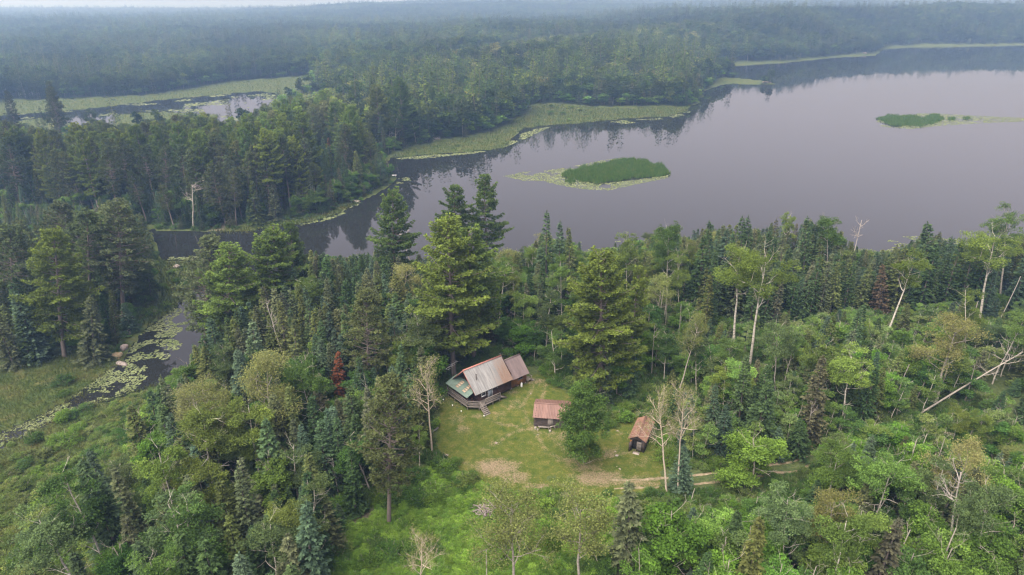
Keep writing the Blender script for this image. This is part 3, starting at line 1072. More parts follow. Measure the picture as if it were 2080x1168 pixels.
# the smoky air
def haze_material():
    m, nt, nd, lk, out = new_mat('smoky_air')
    v = nd.new('ShaderNodeVolumePrincipled')
    v.inputs['Color'].default_value = (.36, .60, 1.0, 1)
    v.inputs['Density'].default_value = HAZE
    v.inputs['Absorption Color'].default_value = (1, 1, 1, 1)   # fine smoke scatters blue most and absorbs next to nothing
    v.inputs['Anisotropy'].default_value = 0.5
    lk.new(v.outputs[0], out.inputs['Volume'])
    m.cycles.homogeneous_volume = True
    m.cycles.volume_sampling = 'DISTANCE'
    return m


HAZE = 0.00049
g = Geo()
g.box((0, 2900, 39.5), (13000, 6000, 93))
haze = put('haze', g.mesh('haze', [haze_material()]))
tag(haze, 'pale smoky air over the forest and the lake', kind='stuff')

# ------------------------------------------------------------------ where the plants stand
RNG = np.random.default_rng(2024)
TONES = {   # how a plant looks: adjective, base colour
    'spruce': [('dark green', (.036, .062, .034)), ('bluish green', (.042, .070, .052)), ('deep green', (.030, .054, .026)), ('grey green', (.060, .076, .048)), ('olive green', (.056, .074, .032)), ('brownish grey', (.058, .066, .048))],
    'white_pine': [('bright green', (.068, .108, .032)), ('yellow green', (.085, .121, .032)), ('mid green', (.056, .092, .033))],
    'red_pine': [('grey green', (.068, .090, .050)), ('dull green', (.058, .084, .042)), ('olive green', (.074, .094, .044))],
    'birch': [('fresh green', (.075, .128, .036)), ('mid green', (.058, .104, .034)), ('yellow green', (.086, .126, .036)), ('dusky green', (.062, .094, .044))],
    'aspen': [('yellow green', (.094, .138, .034)), ('light green', (.078, .122, .034)), ('fresh green', (.070, .118, .036))],
    'leafy': [('bright green', (.068, .138, .028)), ('deep green', (.044, .092, .028)), ('fresh green', (.082, .142, .036)), ('mid green', (.056, .108, .032)), ('yellow green', (.098, .170, .036)), ('deep green', (.056, .102, .029))],
    'sapling': [('fresh green', (.080, .132, .042)), ('pale green', (.100, .145, .060)), ('mid green', (.062, .112, .036))],
    'thin': [('pale yellowish', (.150, .168, .075)), ('sallow green', (.122, .150, .060))],
    'shrub': [('bright green', (.070, .128, .028)), ('deep green', (.044, .086, .026)), ('light green', (.090, .132, .044))],
}
NAME = dict(spruce='spruce_tree', white_pine='white_pine_tree', red_pine='red_pine_tree', birch='birch_tree', aspen='aspen_tree', leafy='leafy_tree', sapling='young_tree', thin='withering_tree', snag='dead_tree', shrub='shrub')
NOUN = dict(spruce='spruce', white_pine='white pine', red_pine='red pine', birch='birch', aspen='aspen', leafy='leafy tree', sapling='sapling', thin='withering tree', snag='dead tree', shrub='bush')
GROUP = dict(spruce='spruce trees of the forest', white_pine='white pines of the forest', red_pine='red pines of the forest', birch='birch trees of the forest', aspen='aspen trees of the forest', leafy='broad leafy trees of the forest',
             sapling='saplings in the young growth', thin='withering trees', snag='dead bare trees', shrub='bushes round the clearing and marsh')
NV = dict(spruce=6, white_pine=4, red_pine=4, birch=5, aspen=4, leafy=4, sapling=3, thin=4, snag=4, shrub=4)
HEIGHT = dict(spruce=(7, 16.5), white_pine=(21, 28), red_pine=(18, 25), birch=(10, 17), aspen=(14, 20), leafy=(6, 11.5), sapling=(5, 9.5), thin=(12, 17), snag=(8, 13), shrub=(1.2, 2.4))

ZONES = [   # name, picture polygon of the ground, spacing in metres, mix, skyline that the tops keep below, height factor
    ('young', [(1430, 690), (1700, 650), (2500, 640), (2500, 870), (2090, 872), (1860, 876), (1720, 895), (1600, 930), (1480, 955), (1430, 962), (1395, 940), (1385, 880), (1350, 840), (1300, 800), (1420, 760)], 2.75,
     dict(sapling=.50, birch=.15, leafy=.09, spruce=.26), [(1290, 790), (1350, 760), (1430, 640), (2500, 560)], 1),
    ('bottom_right', [(1255, 1020), (1350, 1005), (1480, 990), (1600, 965), (1720, 930), (1900, 905), (2090, 905), (2500, 905), (2500, 1420), (1290, 1420), (1290, 1080)], 2.9,
     dict(leafy=.52, sapling=.2, birch=.14, spruce=.14), [(1240, 1015), (1340, 1008), (1500, 998), (1560, 960), (1600, 985), (1680, 960), (1690, 880), (1800, 860), (1890, 865), (1920, 893), (2080, 897), (2500, 890)], 1),
    ('right_spruce', [(1400, 512), (2700, 470), (2700, 690), (1700, 690), (1430, 740), (1400, 640)], 2.75,
     dict(spruce=.78, birch=.11, leafy=.08, aspen=.03), [(1380, 470), (1450, 452), (1520, 448), (1600, 440), (1660, 442), (1700, 470), (1740, 505), (1800, 505), (1880, 465), (1920, 492), (1960, 480), (2080, 470), (2700, 450)], 1),
    ('middle', [(1000, 512), (1400, 505), (1420, 740), (1300, 800), (1285, 830), (1235, 845), (1185, 790), (1150, 772), (1120, 748), (1080, 748), (1050, 722), (1000, 650)], 3.0,
     dict(birch=.36, leafy=.24, spruce=.34, aspen=.06), [(980, 520), (1040, 500), (1080, 490), (1100, 470), (1160, 470), (1180, 510), (1250, 490), (1300, 480), (1330, 460), (1400, 475)], 1),
    ('belt', [(560, 560), (760, 530), (1000, 520), (1000, 690), (985, 705), (940, 712), (900, 770), (885, 800), (700, 800), (560, 830), (420, 830), (330, 775), (420, 715), (480, 650), (540, 605)], 2.55,
     dict(spruce=.88, birch=.05, leafy=.07), [(300, 800), (345, 757), (400, 715), (430, 660), (480, 610), (560, 560), (600, 508), (650, 506), (700, 518), (740, 508), (800, 500), (880, 520), (960, 520), (1000, 510)], 1),
    ('lower_left', [(330, 775), (420, 830), (700, 800), (885, 800), (878, 850), (882, 905), (880, 935), (790, 985), (735, 1050), (680, 1120), (600, 1420), (150, 1420), (215, 1130), (255, 1000), (262, 930), (280, 840)], 2.8,
     dict(spruce=.70, leafy=.19, birch=.11), [(230, 900), (300, 830), (345, 765), (400, 740), (600, 640), (880, 640)], 1),
    ('bog', [(60, 1100), (150, 960), (230, 880), (285, 830), (330, 1000), (300, 1150), (250, 1420), (-100, 1420), (20, 1200)], 7.5,
     dict(leafy=.5, birch=.1, shrub=.4), [(0, 1150), (100, 1120), (200, 1000), (300, 850)], .5),
    ('left_stand', [(-600, 415), (60, 420), (300, 470), (330, 530), (315, 600), (290, 650), (250, 735), (190, 718), (100, 745), (-600, 800)], 3.3,
     dict(red_pine=.22, white_pine=.06, spruce=.6, leafy=.12), [(-600, 400), (0, 460), (60, 450), (100, 425), (160, 425), (250, 418), (290, 460), (310, 520), (340, 600)], 1),
    ('mid_stand', [(-700, 290), (200, 290), (540, 275), (560, 225), (645, 185), (700, 250), (785, 320), (790, 350), (803, 372), (722, 403), (600, 443), (412, 466), (300, 460), (60, 420), (-700, 430)], 3.7,
     dict(red_pine=.4, white_pine=.2, spruce=.3, leafy=.1), [(-600, 220), (0, 235), (60, 250), (130, 260), (170, 275), (200, 240), (260, 250), (330, 240), (410, 222), (460, 250), (520, 225), (560, 200), (640, 180), (700, 170), (740, 250), (785, 300), (805, 340)], 1),
    ('peninsula', [(645, 185), (780, 190), (1050, 120), (1420, 100), (1455, 158), (1436, 183), (1400, 211), (1240, 214), (1110, 206), (1074, 209), (1056, 232), (1008, 257), (976, 269), (884, 284), (785, 318), (700, 250)], 4.3,
     dict(birch=.28, spruce=.48, leafy=.12, white_pine=.09, aspen=.03), [(600, 100), (700, 120), (1400, 30), (1480, 60)], 1.2),
]
for _k, _v in TONES.items():
    TONES[_k] = [(a, tuple(np.array(c) * [1.30, 1.27, 1.2])) for a, c in _v]
_zpoly = [z[1] for z in ZONES]

# single trees that the photograph lets one recognise: kind, model, base pixel, top pixel, tone, width, label
HEROES = [
    ('white_pine', 0, (922, 764), (912, 448), 1, 1.35, 'huge white pine behind the cabin with its bare trunk beside the green porch'),
    ('white_pine', 1, (962, 730), (958, 462), 0, 1.5, 'tall white pine behind the bare metal roof, second of the pair at the cabin'),
    ('white_pine', 2, (1222, 800), (1213, 515), 1, 1.4, 'huge broad white pine with yellowish top behind the two brown sheds'),
    ('white_pine', 1, (1275, 770), (1300, 545), 1, .8, 'yellow tipped white pine leaning out beside the broadest pine'),
    ('white_pine', 1, (990, 580), (990, 358), 2, 1.1, 'slender white pine standing highest against the open lake'),
    ('white_pine', 3, (925, 585), (925, 378), 2, 1.15, 'ragged white pine against the lake with a long bare side branch'),
    ('white_pine', 2, (800, 600), (795, 385), 2, 1.1, 'rounded white pine at the creek mouth against the water'),
    ('white_pine', 0, (462, 705), (468, 492), 0, 1.45, 'dense white pine on the creek bank beside the sky-lit water'),
    ('red_pine', 2, (412, 690), (418, 478), 0, 1.4, 'grey green red pine leaning over the creek beside a white pine'),
    ('white_pine', 2, (548, 668), (545, 462), 0, 1.5, 'bushy white pine between the creek and the spruce belt'),
    ('white_pine', 0, (600, 640), (585, 455), 2, 1.0, 'narrow feathery white pine at the bend of the dark channel'),
    ('white_pine', 0, (130, 720), (98, 468), 1, 1.3, 'tall yellow green pine on the far creek bank among grey red pines'),
    ('red_pine', 2, (750, 800), (745, 588), 2, 1.25, 'broad red pine with a twiggy crown beside the red dead spruce'),
    ('red_pine', 0, (790, 1062), (788, 770), 2, 1.1, 'tall red pine with a long bare trunk in front of the cabin lawn'),
    ('red_pine', 0, (250, 640), (245, 405), 0, 1.5, 'tall red pine at the point between channel and creek'),
    ('red_pine', 1, (185, 650), (170, 425), 1, 1.4, 'red pine just inside the point between channel and creek'),
    ('red_pine', 3, (100, 625), (112, 405), 0, 1.4, 'broad topped red pine in the stand across the creek'),
    ('red_pine', 2, (30, 670), (20, 455), 1, 1.5, 'red pine at the picture edge in the stand across the creek'),
    ('leafy', 4, (1184, 941), (1191, 785), 5, .98, 'big deep green leafy tree standing on the lawn beside the brown shed'),
    ('leafy', 0, (1530, 988), (1530, 872), 4, 1.75, 'round yellow green tree over the track'),
    ('leafy', 2, (1362, 1190), (1365, 1010), 0, 1.5, 'bright green leafy tree below the twin bare trunks'),
    ('leafy', 1, (1240, 1200), (1190, 1080), 3, .9, 'leafy tree at the lower picture edge beside the pale spruce'),
    ('leafy', 3, (310, 985), (305, 855), 0, 1.1, 'bright green leafy tree beside the white forked snag'),
    ('leafy', 2, (330, 1080), (335, 985), 2, 1.2, 'wide rounded green tree at the edge of the bog'),
    ('leafy', 0, (250, 1200), (240, 1085), 0, 1.4, 'wide bright green tree at the lower edge below the bog'),
    ('aspen', 0, (788, 768), (778, 668), 0, .8, 'small yellow green tree with a pale trunk beside the broad red pine'),
    ('aspen', 0, (1490, 716), (1502, 487), 0, 1.2, 'tall aspen with straight pale trunk and yellow green crown'),
    ('aspen', 2, (1520, 748), (1556, 492), 0, 1.2, 'tall aspen with forked pale trunk behind the straight one'),
    ('aspen', 1, (1793, 706), (1868, 505), 0, 1.15, 'leaning aspen with a thick pale trunk and one bare side limb'),
    ('aspen', 3, (1590, 560), (1602, 428), 0, .7, 'small topped aspen against the lake among spruces'),
    ('aspen', 0, (2030, 620), (2050, 408), 2, 1.0, 'dark topped aspen on the shore at the picture edge'),
    ('aspen', 2, (1985, 660), (2020, 455), 0, 1.35, 'wide yellow green aspen near the lake shore'),
    ('birch', 2, (1350, 640), (1358, 438), 1, .9, 'tall round topped birch against the lake'),
    ('birch', 0, (1275, 640), (1275, 460), 2, .95, 'yellow green birch with round crown against the lake'),
    ('birch', 1, (1140, 700), (1140, 500), 0, .85, 'pointed light green birch with white stem right behind the clearing'),
    ('birch', 3, (1380, 660), (1375, 490), 2, .9, 'fresh yellow green birch below the round topped one'),
    ('birch', 2, (1680, 600), (1685, 425), 1, 1.0, 'tall dark birch standing above the spruces on the shore'),
    ('birch', 3, (1128, 768), (1122, 655), 1, 1.5, 'dark leafy birch at the corner of the lawn behind the shed'),
    ('birch', 3, (1960, 745), (1965, 555), 2, 1.1, 'wide bent tree with layered light green crown among spruces'),
    ('birch', 0, (1415, 800), (1415, 665), 3, .9, 'half bare birch with twiggy top in the young growth'),
    ('birch', 2, (1575, 800), (1580, 650), 3, 1.2, 'broad dusky birch in front of the dark spruces'),
    ('birch', 2, (1672, 1062), (1708, 895), 0, 1.15, 'crooked birch with a thick pale trunk and bare limbs below the track'),
    ('birch', 1, (1990, 935), (1995, 820), 2, .9, 'pale yellowish birch at the end of the track'),
    ('birch', 0, (460, 830), (455, 690), 3, 1.1, 'birch with a bare white top by the creek'),
    ('birch', 1, (480, 1010), (490, 890), 3, 1.4, 'birch with a fan of bare white branches in its crown'),
    ('birch', 3, (610, 1040), (600, 880), 3, 1.5, 'greyish green birch with thin bare twigs beside the white snag'),
    ('birch', 1, (575, 1230), (540, 1040), 3, 1.5, 'broad greyish birch at the lower edge with a few bare limbs'),
    ('thin', 3, (880, 925), (866, 735), 0, .95, 'withering pale tree at the lawn edge beside the porch'),
    ('thin', 2, (1047, 1235), (1045, 1000), 1, 1.25, 'sallow thin crowned tree in the ferns with one straight trunk'),
    ('thin', 1, (1180, 1260), (1190, 1012), 1, 1.35, 'sallow thin crowned tree in the ferns beside the pale spruce'),
    ('thin', 3, (1355, 1002), (1338, 795), 0, .9, 'bare pale twin trunk with twigs reaching over the tool shed'),
    ('thin', 3, (1377, 1008), (1392, 785), 0, .85, 'bare pale twin trunk standing beside the one over the tool shed'),
    ('thin', 3, (855, 1250), (858, 1085), 0, .9, 'bare pale crown spread above the ferns at the lower edge'),
    ('thin', 1, (1375, 800), (1425, 640), 1, .9, 'bare topped tree with twisted pale branches in front of the aspens'),
    ('spruce', 0, (1275, 1180), (1275, 975), 3, 1.25, 'pale grey green spruce at the lower edge below the lawn'),
    ('spruce', 2, (190, 725), (183, 598), 3, 1.3, 'pale grey green spruce on the bank beside the boulders'),
    ('spruce', 4, (1108, 620), (1110, 430), 0, .9, 'tall narrow spruce highest above the middle shore'),
    ('spruce', 0, (1135, 620), (1135, 450), 1, .95, 'bluish spruce beside the tallest one above the middle shore'),
    ('spruce', 1, (1160, 630), (1157, 462), 4, .9, 'olive spruce third of the spires above the middle shore'),
    ('spruce', 1, (1440, 620), (1440, 448), 0, .9, 'lone pointed spruce against the lake in front of the far shore'),
    ('spruce', 3, (1520, 600), (1527, 438), 0, .95, 'pointed spruce against the lake, second of a close pair'),
    ('spruce', 2, (1505, 600), (1508, 438), 2, .95, 'pointed spruce against the lake, first of a close pair'),
    ('spruce', 0, (1628, 610), (1637, 440), 0, 1.0, 'dark spruce spire beside the small topped aspen'),
    ('spruce', 2, (1880, 620), (1885, 448), 0, 1.3, 'dark clump topped spruce against the lily pads'),
    ('spruce', 0, (1380, 1000), (1392, 905), 1, 1.3, 'small bluish spruce behind the twin bare trunks'),
    ('spruce', 2, (1620, 925), (1628, 850), 2, 1.4, 'dense small spruce beside the track'),
    ('spruce', 0, (1575, 930), (1582, 868), 1, 1.4, 'bluish small spruce behind the round yellow green tree'),
    ('snag', 0, (586, 760), (540, 622), 0, .9, 'leaning dead pine with a crooked twiggy top above the spruces'),
    ('snag', 2, (688, 1010), (675, 930), 0, 1.0, 'white bare dead tree beside the tall red pine'),
    ('snag', 2, (268, 915), (258, 868), 0, 1.0, 'white forked dead snag at the bog edge'),
    ('snag', 1, (1718, 580), (1752, 448), 0, 1.0, 'leaning bare dead tree against the lake'),
    ('snag', 3, (1824, 798), (1843, 740), 0, 1.3, 'broken trunk with a reddish splintered head in the young growth'),
    ('snag', 3, (1541, 858), (1560, 742), 0, .8, 'bare leaning trunk in the young growth'),
    ('snag', 3, (1550, 802), (1556, 740), 0, .7, 'short bare trunk behind the bare leaning one'),
    ('snag', 1, (1905, 1180), (1945, 960), 0, 1.1, 'tall dead tree with bare top at the lower edge'),
    ('snag', 3, (1403, 1022), (1408, 992), 0, 1.6, 'short grey stump below the twin bare trunks'),
    ('snag', 3, (1378, 690), (1384, 618), 0, .8, 'upright bare broken stem behind the young growth'),
    ('snag', 3, (1958, 700), (1990, 612), 0, .7, 'slanting grey trunk at the shore wood beside the wide bent tree'),
    ('snag', 3, (2028, 655), (2076, 560), 0, .8, 'long slanting grey trunk at the picture edge near the lake'),
    ('snag', 3, (1300, 640), (1302, 555), 0, .6, 'straight pale bare stem behind the broadest pine'),
    ('snag', 3, (1352, 660), (1356, 572), 0, .6, 'straight pale bare stem below the round topped birch'),
    ('snag', 1, (1325, 760), (1332, 660), 0, .7, 'thin pale bare stem with short twigs behind the tool shed'),
    ('snag', 1, (1640, 905), (1652, 815), 0, .7, 'thin dead stem among the saplings beside the track bend'),
    ('snag', 1, (1790, 1010), (1806, 940), 0, .7, 'thin dead stem among the leafy trees below the track'),
    ('snag', 0, (842, 560), (808, 440), 0, 1.2, 'dead grey pine leaning over the creek mouth'),
    ('snag', 2, (393, 458), (390, 375), 0, 1.5, 'grey dead spruce on the far bank of the channel'),
    ('snag', 3, (990, 1185), (985, 1120), 0, 1.0, 'bare broken stub among the ferns'),
    ('snag', 3, (788, 1185), (788, 1150), 0, 1.0, 'short broken stub among the ferns beside the bare crown'),
]
RUST = (.165, .066, .038)
DEAD_SPRUCES = [((688, 812), (688, 712), 1.1, RUST, 'rusty red dead spruce in the spruce belt'), ((668, 335), (666, 280), 1.1, (.22, .12, .06), 'orange brown dead spruce on the far point'),
                ((1785, 640), (1790, 535), 1.2, (.085, .066, .048), 'brown dead spruce among the dark shore spruces'), ((1510, 470), (1510, 470), 1, RUST, None)]

trees = []          # every tree: dict(kind, var, x, y, z, h, w, lean, tone, label)


def add_tree(kind, var, x, y, h, w=1.0, lean=(0, 0), tone=0, label=None, z=None, rgb=None, zone='', hero=False):
    trees.append(dict(kind=kind, var=var, x=float(x), y=float(y), h=float(h), w=w, lean=lean, tone=tone, label=label, z=z, rgb=rgb, zone=zone, rot=float(RNG.uniform(0, 2 * pi)), hero=hero))


hero_xy = []
for kind, var, b, t, tone, w, label in HEROES:
    p = P(b[0], b[1], 0)
    z0 = float(ground_z(p[:1], p[1:2])[0])
    tx, tz = at_height(t[0], t[1], p[1])
    h = tz - z0
    add_tree(kind, var, p[0], p[1], h, w, ((tx - p[0]) / h, 0), tone, label, z0, hero=True)
    hero_xy.append((p[0], p[1], (.62 if kind in ('white_pine', 'leafy', 'birch', 'aspen', 'red_pine') else .35) * min(4.5, h * .18 + .8)))
for b, t, w, rgb, label in DEAD_SPRUCES:
    if label is None:
        continue
    p = P(b[0], b[1], 0)
    z0 = float(ground_z(p[:1], p[1:2])[0])
    tx, tz = at_height(t[0], t[1], p[1])
    add_tree('spruce', 5, p[0], p[1], tz - z0, w, ((tx - p[0]) / (tz - z0), 0), 0, label, z0, rgb, hero=True)
    hero_xy.append((p[0], p[1], 2.8))
hero_xy = np.array(hero_xy)

# what may not be hidden: strips of the picture (x from, x to, lowest free row, only plants rooted below this row)
SHOW = dict(white_pine=.62, red_pine=.6, leafy=.8, aspen=.9, birch=.6, thin=.9, spruce=.55, snag=.9)
GUARDS = []
for kind, var, b, t, tone, w, label in HEROES:
    f = SHOW[kind]
    hw = {'snag': 14, 'aspen': 20, 'thin': 22, 'spruce': 14}.get(kind, 32)
    for k in range(3):
        f0, f1 = f * k / 3, f * (k + 1) / 3
        xc = t[0] + (b[0] - t[0]) * (f0 + f1) / 2
        GUARDS.append((xc - hw, xc + hw, t[1] + (b[1] - t[1]) * f1, b[1] + 2))
for b, t, w, rgb, label in DEAD_SPRUCES:
    GUARDS.append((t[0] - 32, t[0] + 32, t[1] + (b[1] - t[1]) * .85, b[1] + 1))
GUARDS += [(1850, 1905, 852, 846), (1895, 1950, 838, 836), (1930, 1995, 815, 820), (1975, 2045, 790, 800), (2025, 2110, 760, 780), (1335, 1400, 975, 978), (1590, 1685, 945, 950), (1440, 1520, 640, 645), (1865, 1890, 695, 700), (2040, 2090, 890, 892),
           (250, 420, 600, 760), (225, 300, 790, 800)]
CAB_A = np.array([-6.17, 98.57])
CAB_Y = radians(39.6)
KEEP_OUT = [(-4.2, 103.0, 8.2), (1.5, 107, 7.0), (5.6, 94.5, 5.5), (20.4, 90.3, 4.2)]     # the buildings


def in_keep_out(x, y):
    k = np.zeros(np.shape(x), bool)
    for a, b, r in KEEP_OUT:
        k |= (x - a) ** 2 + (y - b) ** 2 < r * r
    return k


def jitter_grid(x0, x1, y0, y1, s, rng):
    nx, ny = int((x1 - x0) / s) + 1, int((y1 - y0) / s) + 1
    X, Y = np.meshgrid(x0 + np.arange(nx) * s, y0 + np.arange(ny) * s, indexing='ij')
    X = X + (np.arange(ny) % 2)[None, :] * s / 2
    X, Y = X.ravel(), Y.ravel()
    return X + rng.uniform(-.42, .42, len(X)) * s, Y + rng.uniform(-.42, .42, len(X)) * s


for zi, (zname, poly, spacing, mix, sky_line, hf) in enumerate(ZONES):
    wp = np.array([P(max(-900, a), b, 0)[:2] for a, b in poly])
    x, y = jitter_grid(wp[:, 0].min(), wp[:, 0].max(), max(42, wp[:, 1].min()), wp[:, 1].max(), spacing, RNG)
    px, py, dep = pix(x, y, 0)
    ok = (poly_sd(px, py, poly) < 0) & (px > -260) & (px < 2340) & (py < 1330)
    for q in range(zi):
        ok &= ~(poly_sd(px, py, _zpoly[q]) < 0)
    x, y, px, py = x[ok], y[ok], px[ok], py[ok]
    sd, ms = water_sd(x, y), marsh_sd(x, y)
    cl, fe = poly_sd(x, y, CLEARING), poly_sd(x, y, FERNS)
    ok = (sd > 2.0) & (ms > 1.0) & (cl > 1.2) & (fe > .5) & (line_dist(x, y, TRACK) > 2.6) & ~in_keep_out(x, y)
    if zname == 'bog':
        ok = (sd > 3) & (fe > .5)
    hd = np.min(np.hypot(x[:, None] - hero_xy[None, :, 0], y[:, None] - hero_xy[None, :, 1]) - hero_xy[None, :, 2], 1)
    ok &= hd > 0
    x, y, px, py, sd = x[ok], y[ok], px[ok], py[ok], sd[ok]
    kinds = list(mix)
    pr = np.array([mix[k] for k in kinds])
    clus = fbm(x / 14, y / 14, 60 + zi, 3)
    zz = ground_z(x, y)
    sl = np.interp(px, [a for a, b in sky_line], [b for a, b in sky_line]) + RNG.exponential(14, len(x))
    if zname == 'left_stand':
        sl = np.minimum(sl, py - 55)
    for gx0, gx1, gy, gd in GUARDS:
        near = (px > gx0) & (px < gx1) & (py > gd)
        sl = np.where(near, np.maximum(sl, gy + RNG.uniform(0, 18, len(x))), sl)
    for i in range(len(x)):
        p = pr.copy()
        p[kinds.index('spruce') if 'spruce' in kinds else 0] *= np.clip(2.2 - 2.6 * (clus[i] - .15), .25, 2.4)
        if zname == 'left_stand' and py[i] > 640 and 'red_pine' in kinds:
            p[kinds.index('red_pine')] = p[kinds.index('white_pine')] = 0
        k = kinds[RNG.choice(len(kinds), p=p / p.sum())]
        lo, hi = HEIGHT[k]
        h = (lo + (hi - lo) * RNG.beta(2.2, 1.7)) * hf
        if zname == 'right_spruce':
            h *= 1.2 if k == 'spruce' else .72
        if zname in ('bottom_right', 'lower_left') and k in ('leafy', 'sapling', 'birch'):
            h *= 1.18
        if sd[i] < 9 and y[i] > 190 and k in ('red_pine', 'white_pine', 'aspen', 'birch') and RNG.random() < .8:
            k = 'spruce' if RNG.random() < .6 else 'leafy'
            lo, hi = HEIGHT[k]
            h = (lo + (hi - lo) * RNG.beta(2.2, 1.7)) * hf
        if sd[i] < 7 and k != 'shrub':
            h *= .55 + .06 * sd[i]
        if k == 'spruce':
            sl[i] -= .5 * (sl[i] - np.interp(px[i], [a for a, b in sky_line], [b for a, b in sky_line])) * (sl[i] < 600)
        hm = at_height(px[i], sl[i], y[i])[1] - zz[i]
        if hm < h:
            h = hm * RNG.uniform(.9, 1)
            if k in ('red_pine', 'white_pine', 'aspen') and h < 12:
                k = 'spruce' if h > 3 else 'shrub'
            if h < 3.2:
                k = 'shrub' if h > .7 else None
        if k is None:
            continue
        tn = RNG.integers(0, len(TONES[k]) - 2 * (k == 'leafy') - (k == 'spruce')) if k in TONES else 0
        if k == 'spruce' and RNG.random() < .04:
            tn = 5
        add_tree(k, int(RNG.integers(0, NV[k])), x[i], y[i], h, RNG.uniform(.8, 1.2) * (1.15 if h < HEIGHT[k][0] else 1) * (1.22 if k in ('leafy', 'birch', 'sapling') else 1.05), (RNG.normal(.02 if px[i] > 1400 else 0, .035 if k in ('spruce', 'shrub') else .08), RNG.normal(0, .04)), int(tn), None, float(zz[i]), zone=zname)
        if k == 'birch' and RNG.random() < .1:
            trees[-1]['kind'], trees[-1]['var'], trees[-1]['tone'] = 'thin', int(RNG.integers(0, 3)), int(RNG.integers(0, 2))

# young conifers and bushes that close the wood edge at the far shores
x, y = jitter_grid(-330, 330, 192, 620, 2.5, RNG)
px, py, dep = pix(x, y, 0)
ok = (np.abs(x) < .8 * dep)
x, y, px, py = x[ok], y[ok], px[ok], py[ok]
sd, ms = water_sd(x, y), marsh_sd(x, y)
ok = (sd > 2) & (ms > .6) & ((sd < 9) | (ms < 7)) & (RNG.random(len(x)) < .62)
for a, b, s_, q in zip(x[ok], y[ok], sd[ok], ground_z(x[ok], y[ok])):
    k = 'spruce' if RNG.random() < .62 else 'leafy'
    add_tree(k, int(RNG.integers(0, 3)), a, b, RNG.uniform(3.5, 9.5) if s_ > 4 else RNG.uniform(2, 5), RNG.uniform(1.0, 1.5), (0, 0), int(RNG.integers(0, 4)), None, float(q), zone='mid_stand')

# low bushes scattered over the far marshes
for q in range(70):
    m_ = np.array(MARSHES[int(RNG.integers(0, 2))])
    a, b = RNG.uniform(m_[:, 0].min(), m_[:, 0].max(), 1), RNG.uniform(m_[:, 1].min(), m_[:, 1].max(), 1)
    if marsh_sd(a, b)[0] < -.5 and water_sd(a, b)[0] > 2:
        add_tree('shrub', int(RNG.integers(0, 4)), a[0], b[0], RNG.uniform(.8, 2.2), RNG.uniform(.9, 1.6), (0, 0), int(RNG.integers(0, 3)), None, float(ground_z(a, b)[0]), zone='mid_stand')

# leafy trees along the near side of the track, which hide most of it
for q in range(34):
    pxx = 1690 + q * 11.6 + RNG.normal(0, 5)
    if 1905 < pxx < 1930 or 2035 < pxx:
        continue
    ty_ = np.interp(pxx, [a for a, b in TRACK_PX], [b for a, b in TRACK_PX])
    p = P(pxx, ty_ + RNG.uniform(34, 52), 0)
    k = ('leafy', 'birch', 'sapling', 'leafy')[int(RNG.integers(0, 4))]
    add_tree(k, int(RNG.integers(0, 3)), p[0], p[1], RNG.uniform(6, 9.5), RNG.uniform(1.0, 1.4), (RNG.normal(0, .06), 0), int(RNG.integers(0, 3)), None, float(ground_z(p[:1], p[1:2])[0]), zone='bottom_right')

# bushes round the lawn, along the shed walls and at the water
for px_, py_, n_, s_ in [(905, 950, 8, 14), (870, 870, 5, 10), (1110, 760, 6, 12), (1150, 775, 5, 10), (1250, 850, 10, 18), (1330, 850, 6, 12), (1345, 905, 8, 10), (1365, 930, 6, 12), (930, 985, 9, 22), (850, 1000, 14, 40), (1130, 1020, 8, 24), (1290, 1030, 8, 20),
                          (760, 1000, 8, 24), (1440, 930, 8, 20), (1200, 900, 5, 12), (180, 770, 6, 30), (120, 860, 12, 60), (60, 1000, 14, 60), (180, 1000, 20, 60), (120, 1120, 18, 70), (240, 930, 12, 30), (1100, 1120, 8, 60), (960, 1100, 8, 80), (760, 1140, 8, 50), (300, 620, 8, 18), (350, 570, 6, 20)]:
    for q in range(n_):
        p = P(px_ + RNG.normal(0, s_), py_ + RNG.normal(0, s_ * .5), 0)
        xx, yy = p[:1], p[1:2]
        if poly_sd(xx, yy, CLEARING)[0] < -1.2 or water_sd(xx, yy)[0] < 1 or in_keep_out(xx, yy)[0] and py_ > 800:
            continue
        add_tree('shrub', int(RNG.integers(0, 4)), p[0], p[1], RNG.uniform(.9, 2.1), RNG.uniform(.9, 1.5), (0, 0), int(RNG.integers(0, 3)), None, float(ground_z(xx, yy)[0]), zone='edge')

# ------------------------------------------------------------------ the woods beyond
_fx, _fy, _fs = [], [], []
d0 = 300.0
while d0 < 3300:
    d1 = min(3300, d0 * 1.12)
    s = 4.0 + (d0 - 300) * .0027
    x, y = jitter_grid(-.86 * d1 - 20, .86 * d1 + 20, d0, d1, s, RNG)
    _fx.append(x); _fy.append(y); _fs.append(np.full(len(x), s))
    d0 = d1
x, y, s = map(np.concatenate, (_fx, _fy, _fs))
px, py, dep = pix(x, y, 0)
ok = (np.abs(x) < .84 * dep) & (y > 300)
x, y, s, px, py = x[ok], y[ok], s[ok], px[ok], py[ok]
sd, ms = water_sd(x, y), marsh_sd(x, y)
ok = (sd > 2.5) & (ms > 1.5)
for zp in _zpoly:
    ok &= ~(poly_sd(px, py, zp) < 0)
x, y, s, sd, px, py = x[ok], y[ok], s[ok], sd[ok], px[ok], py[ok]
z = ground_z(x, y, sd, np.full(x.shape, 50.0))
nz = fbm(x / 90, y / 90, 91, 3)
rr = RNG.random(len(x))
hz = fbm(x / 45, y / 45, 191, 2)
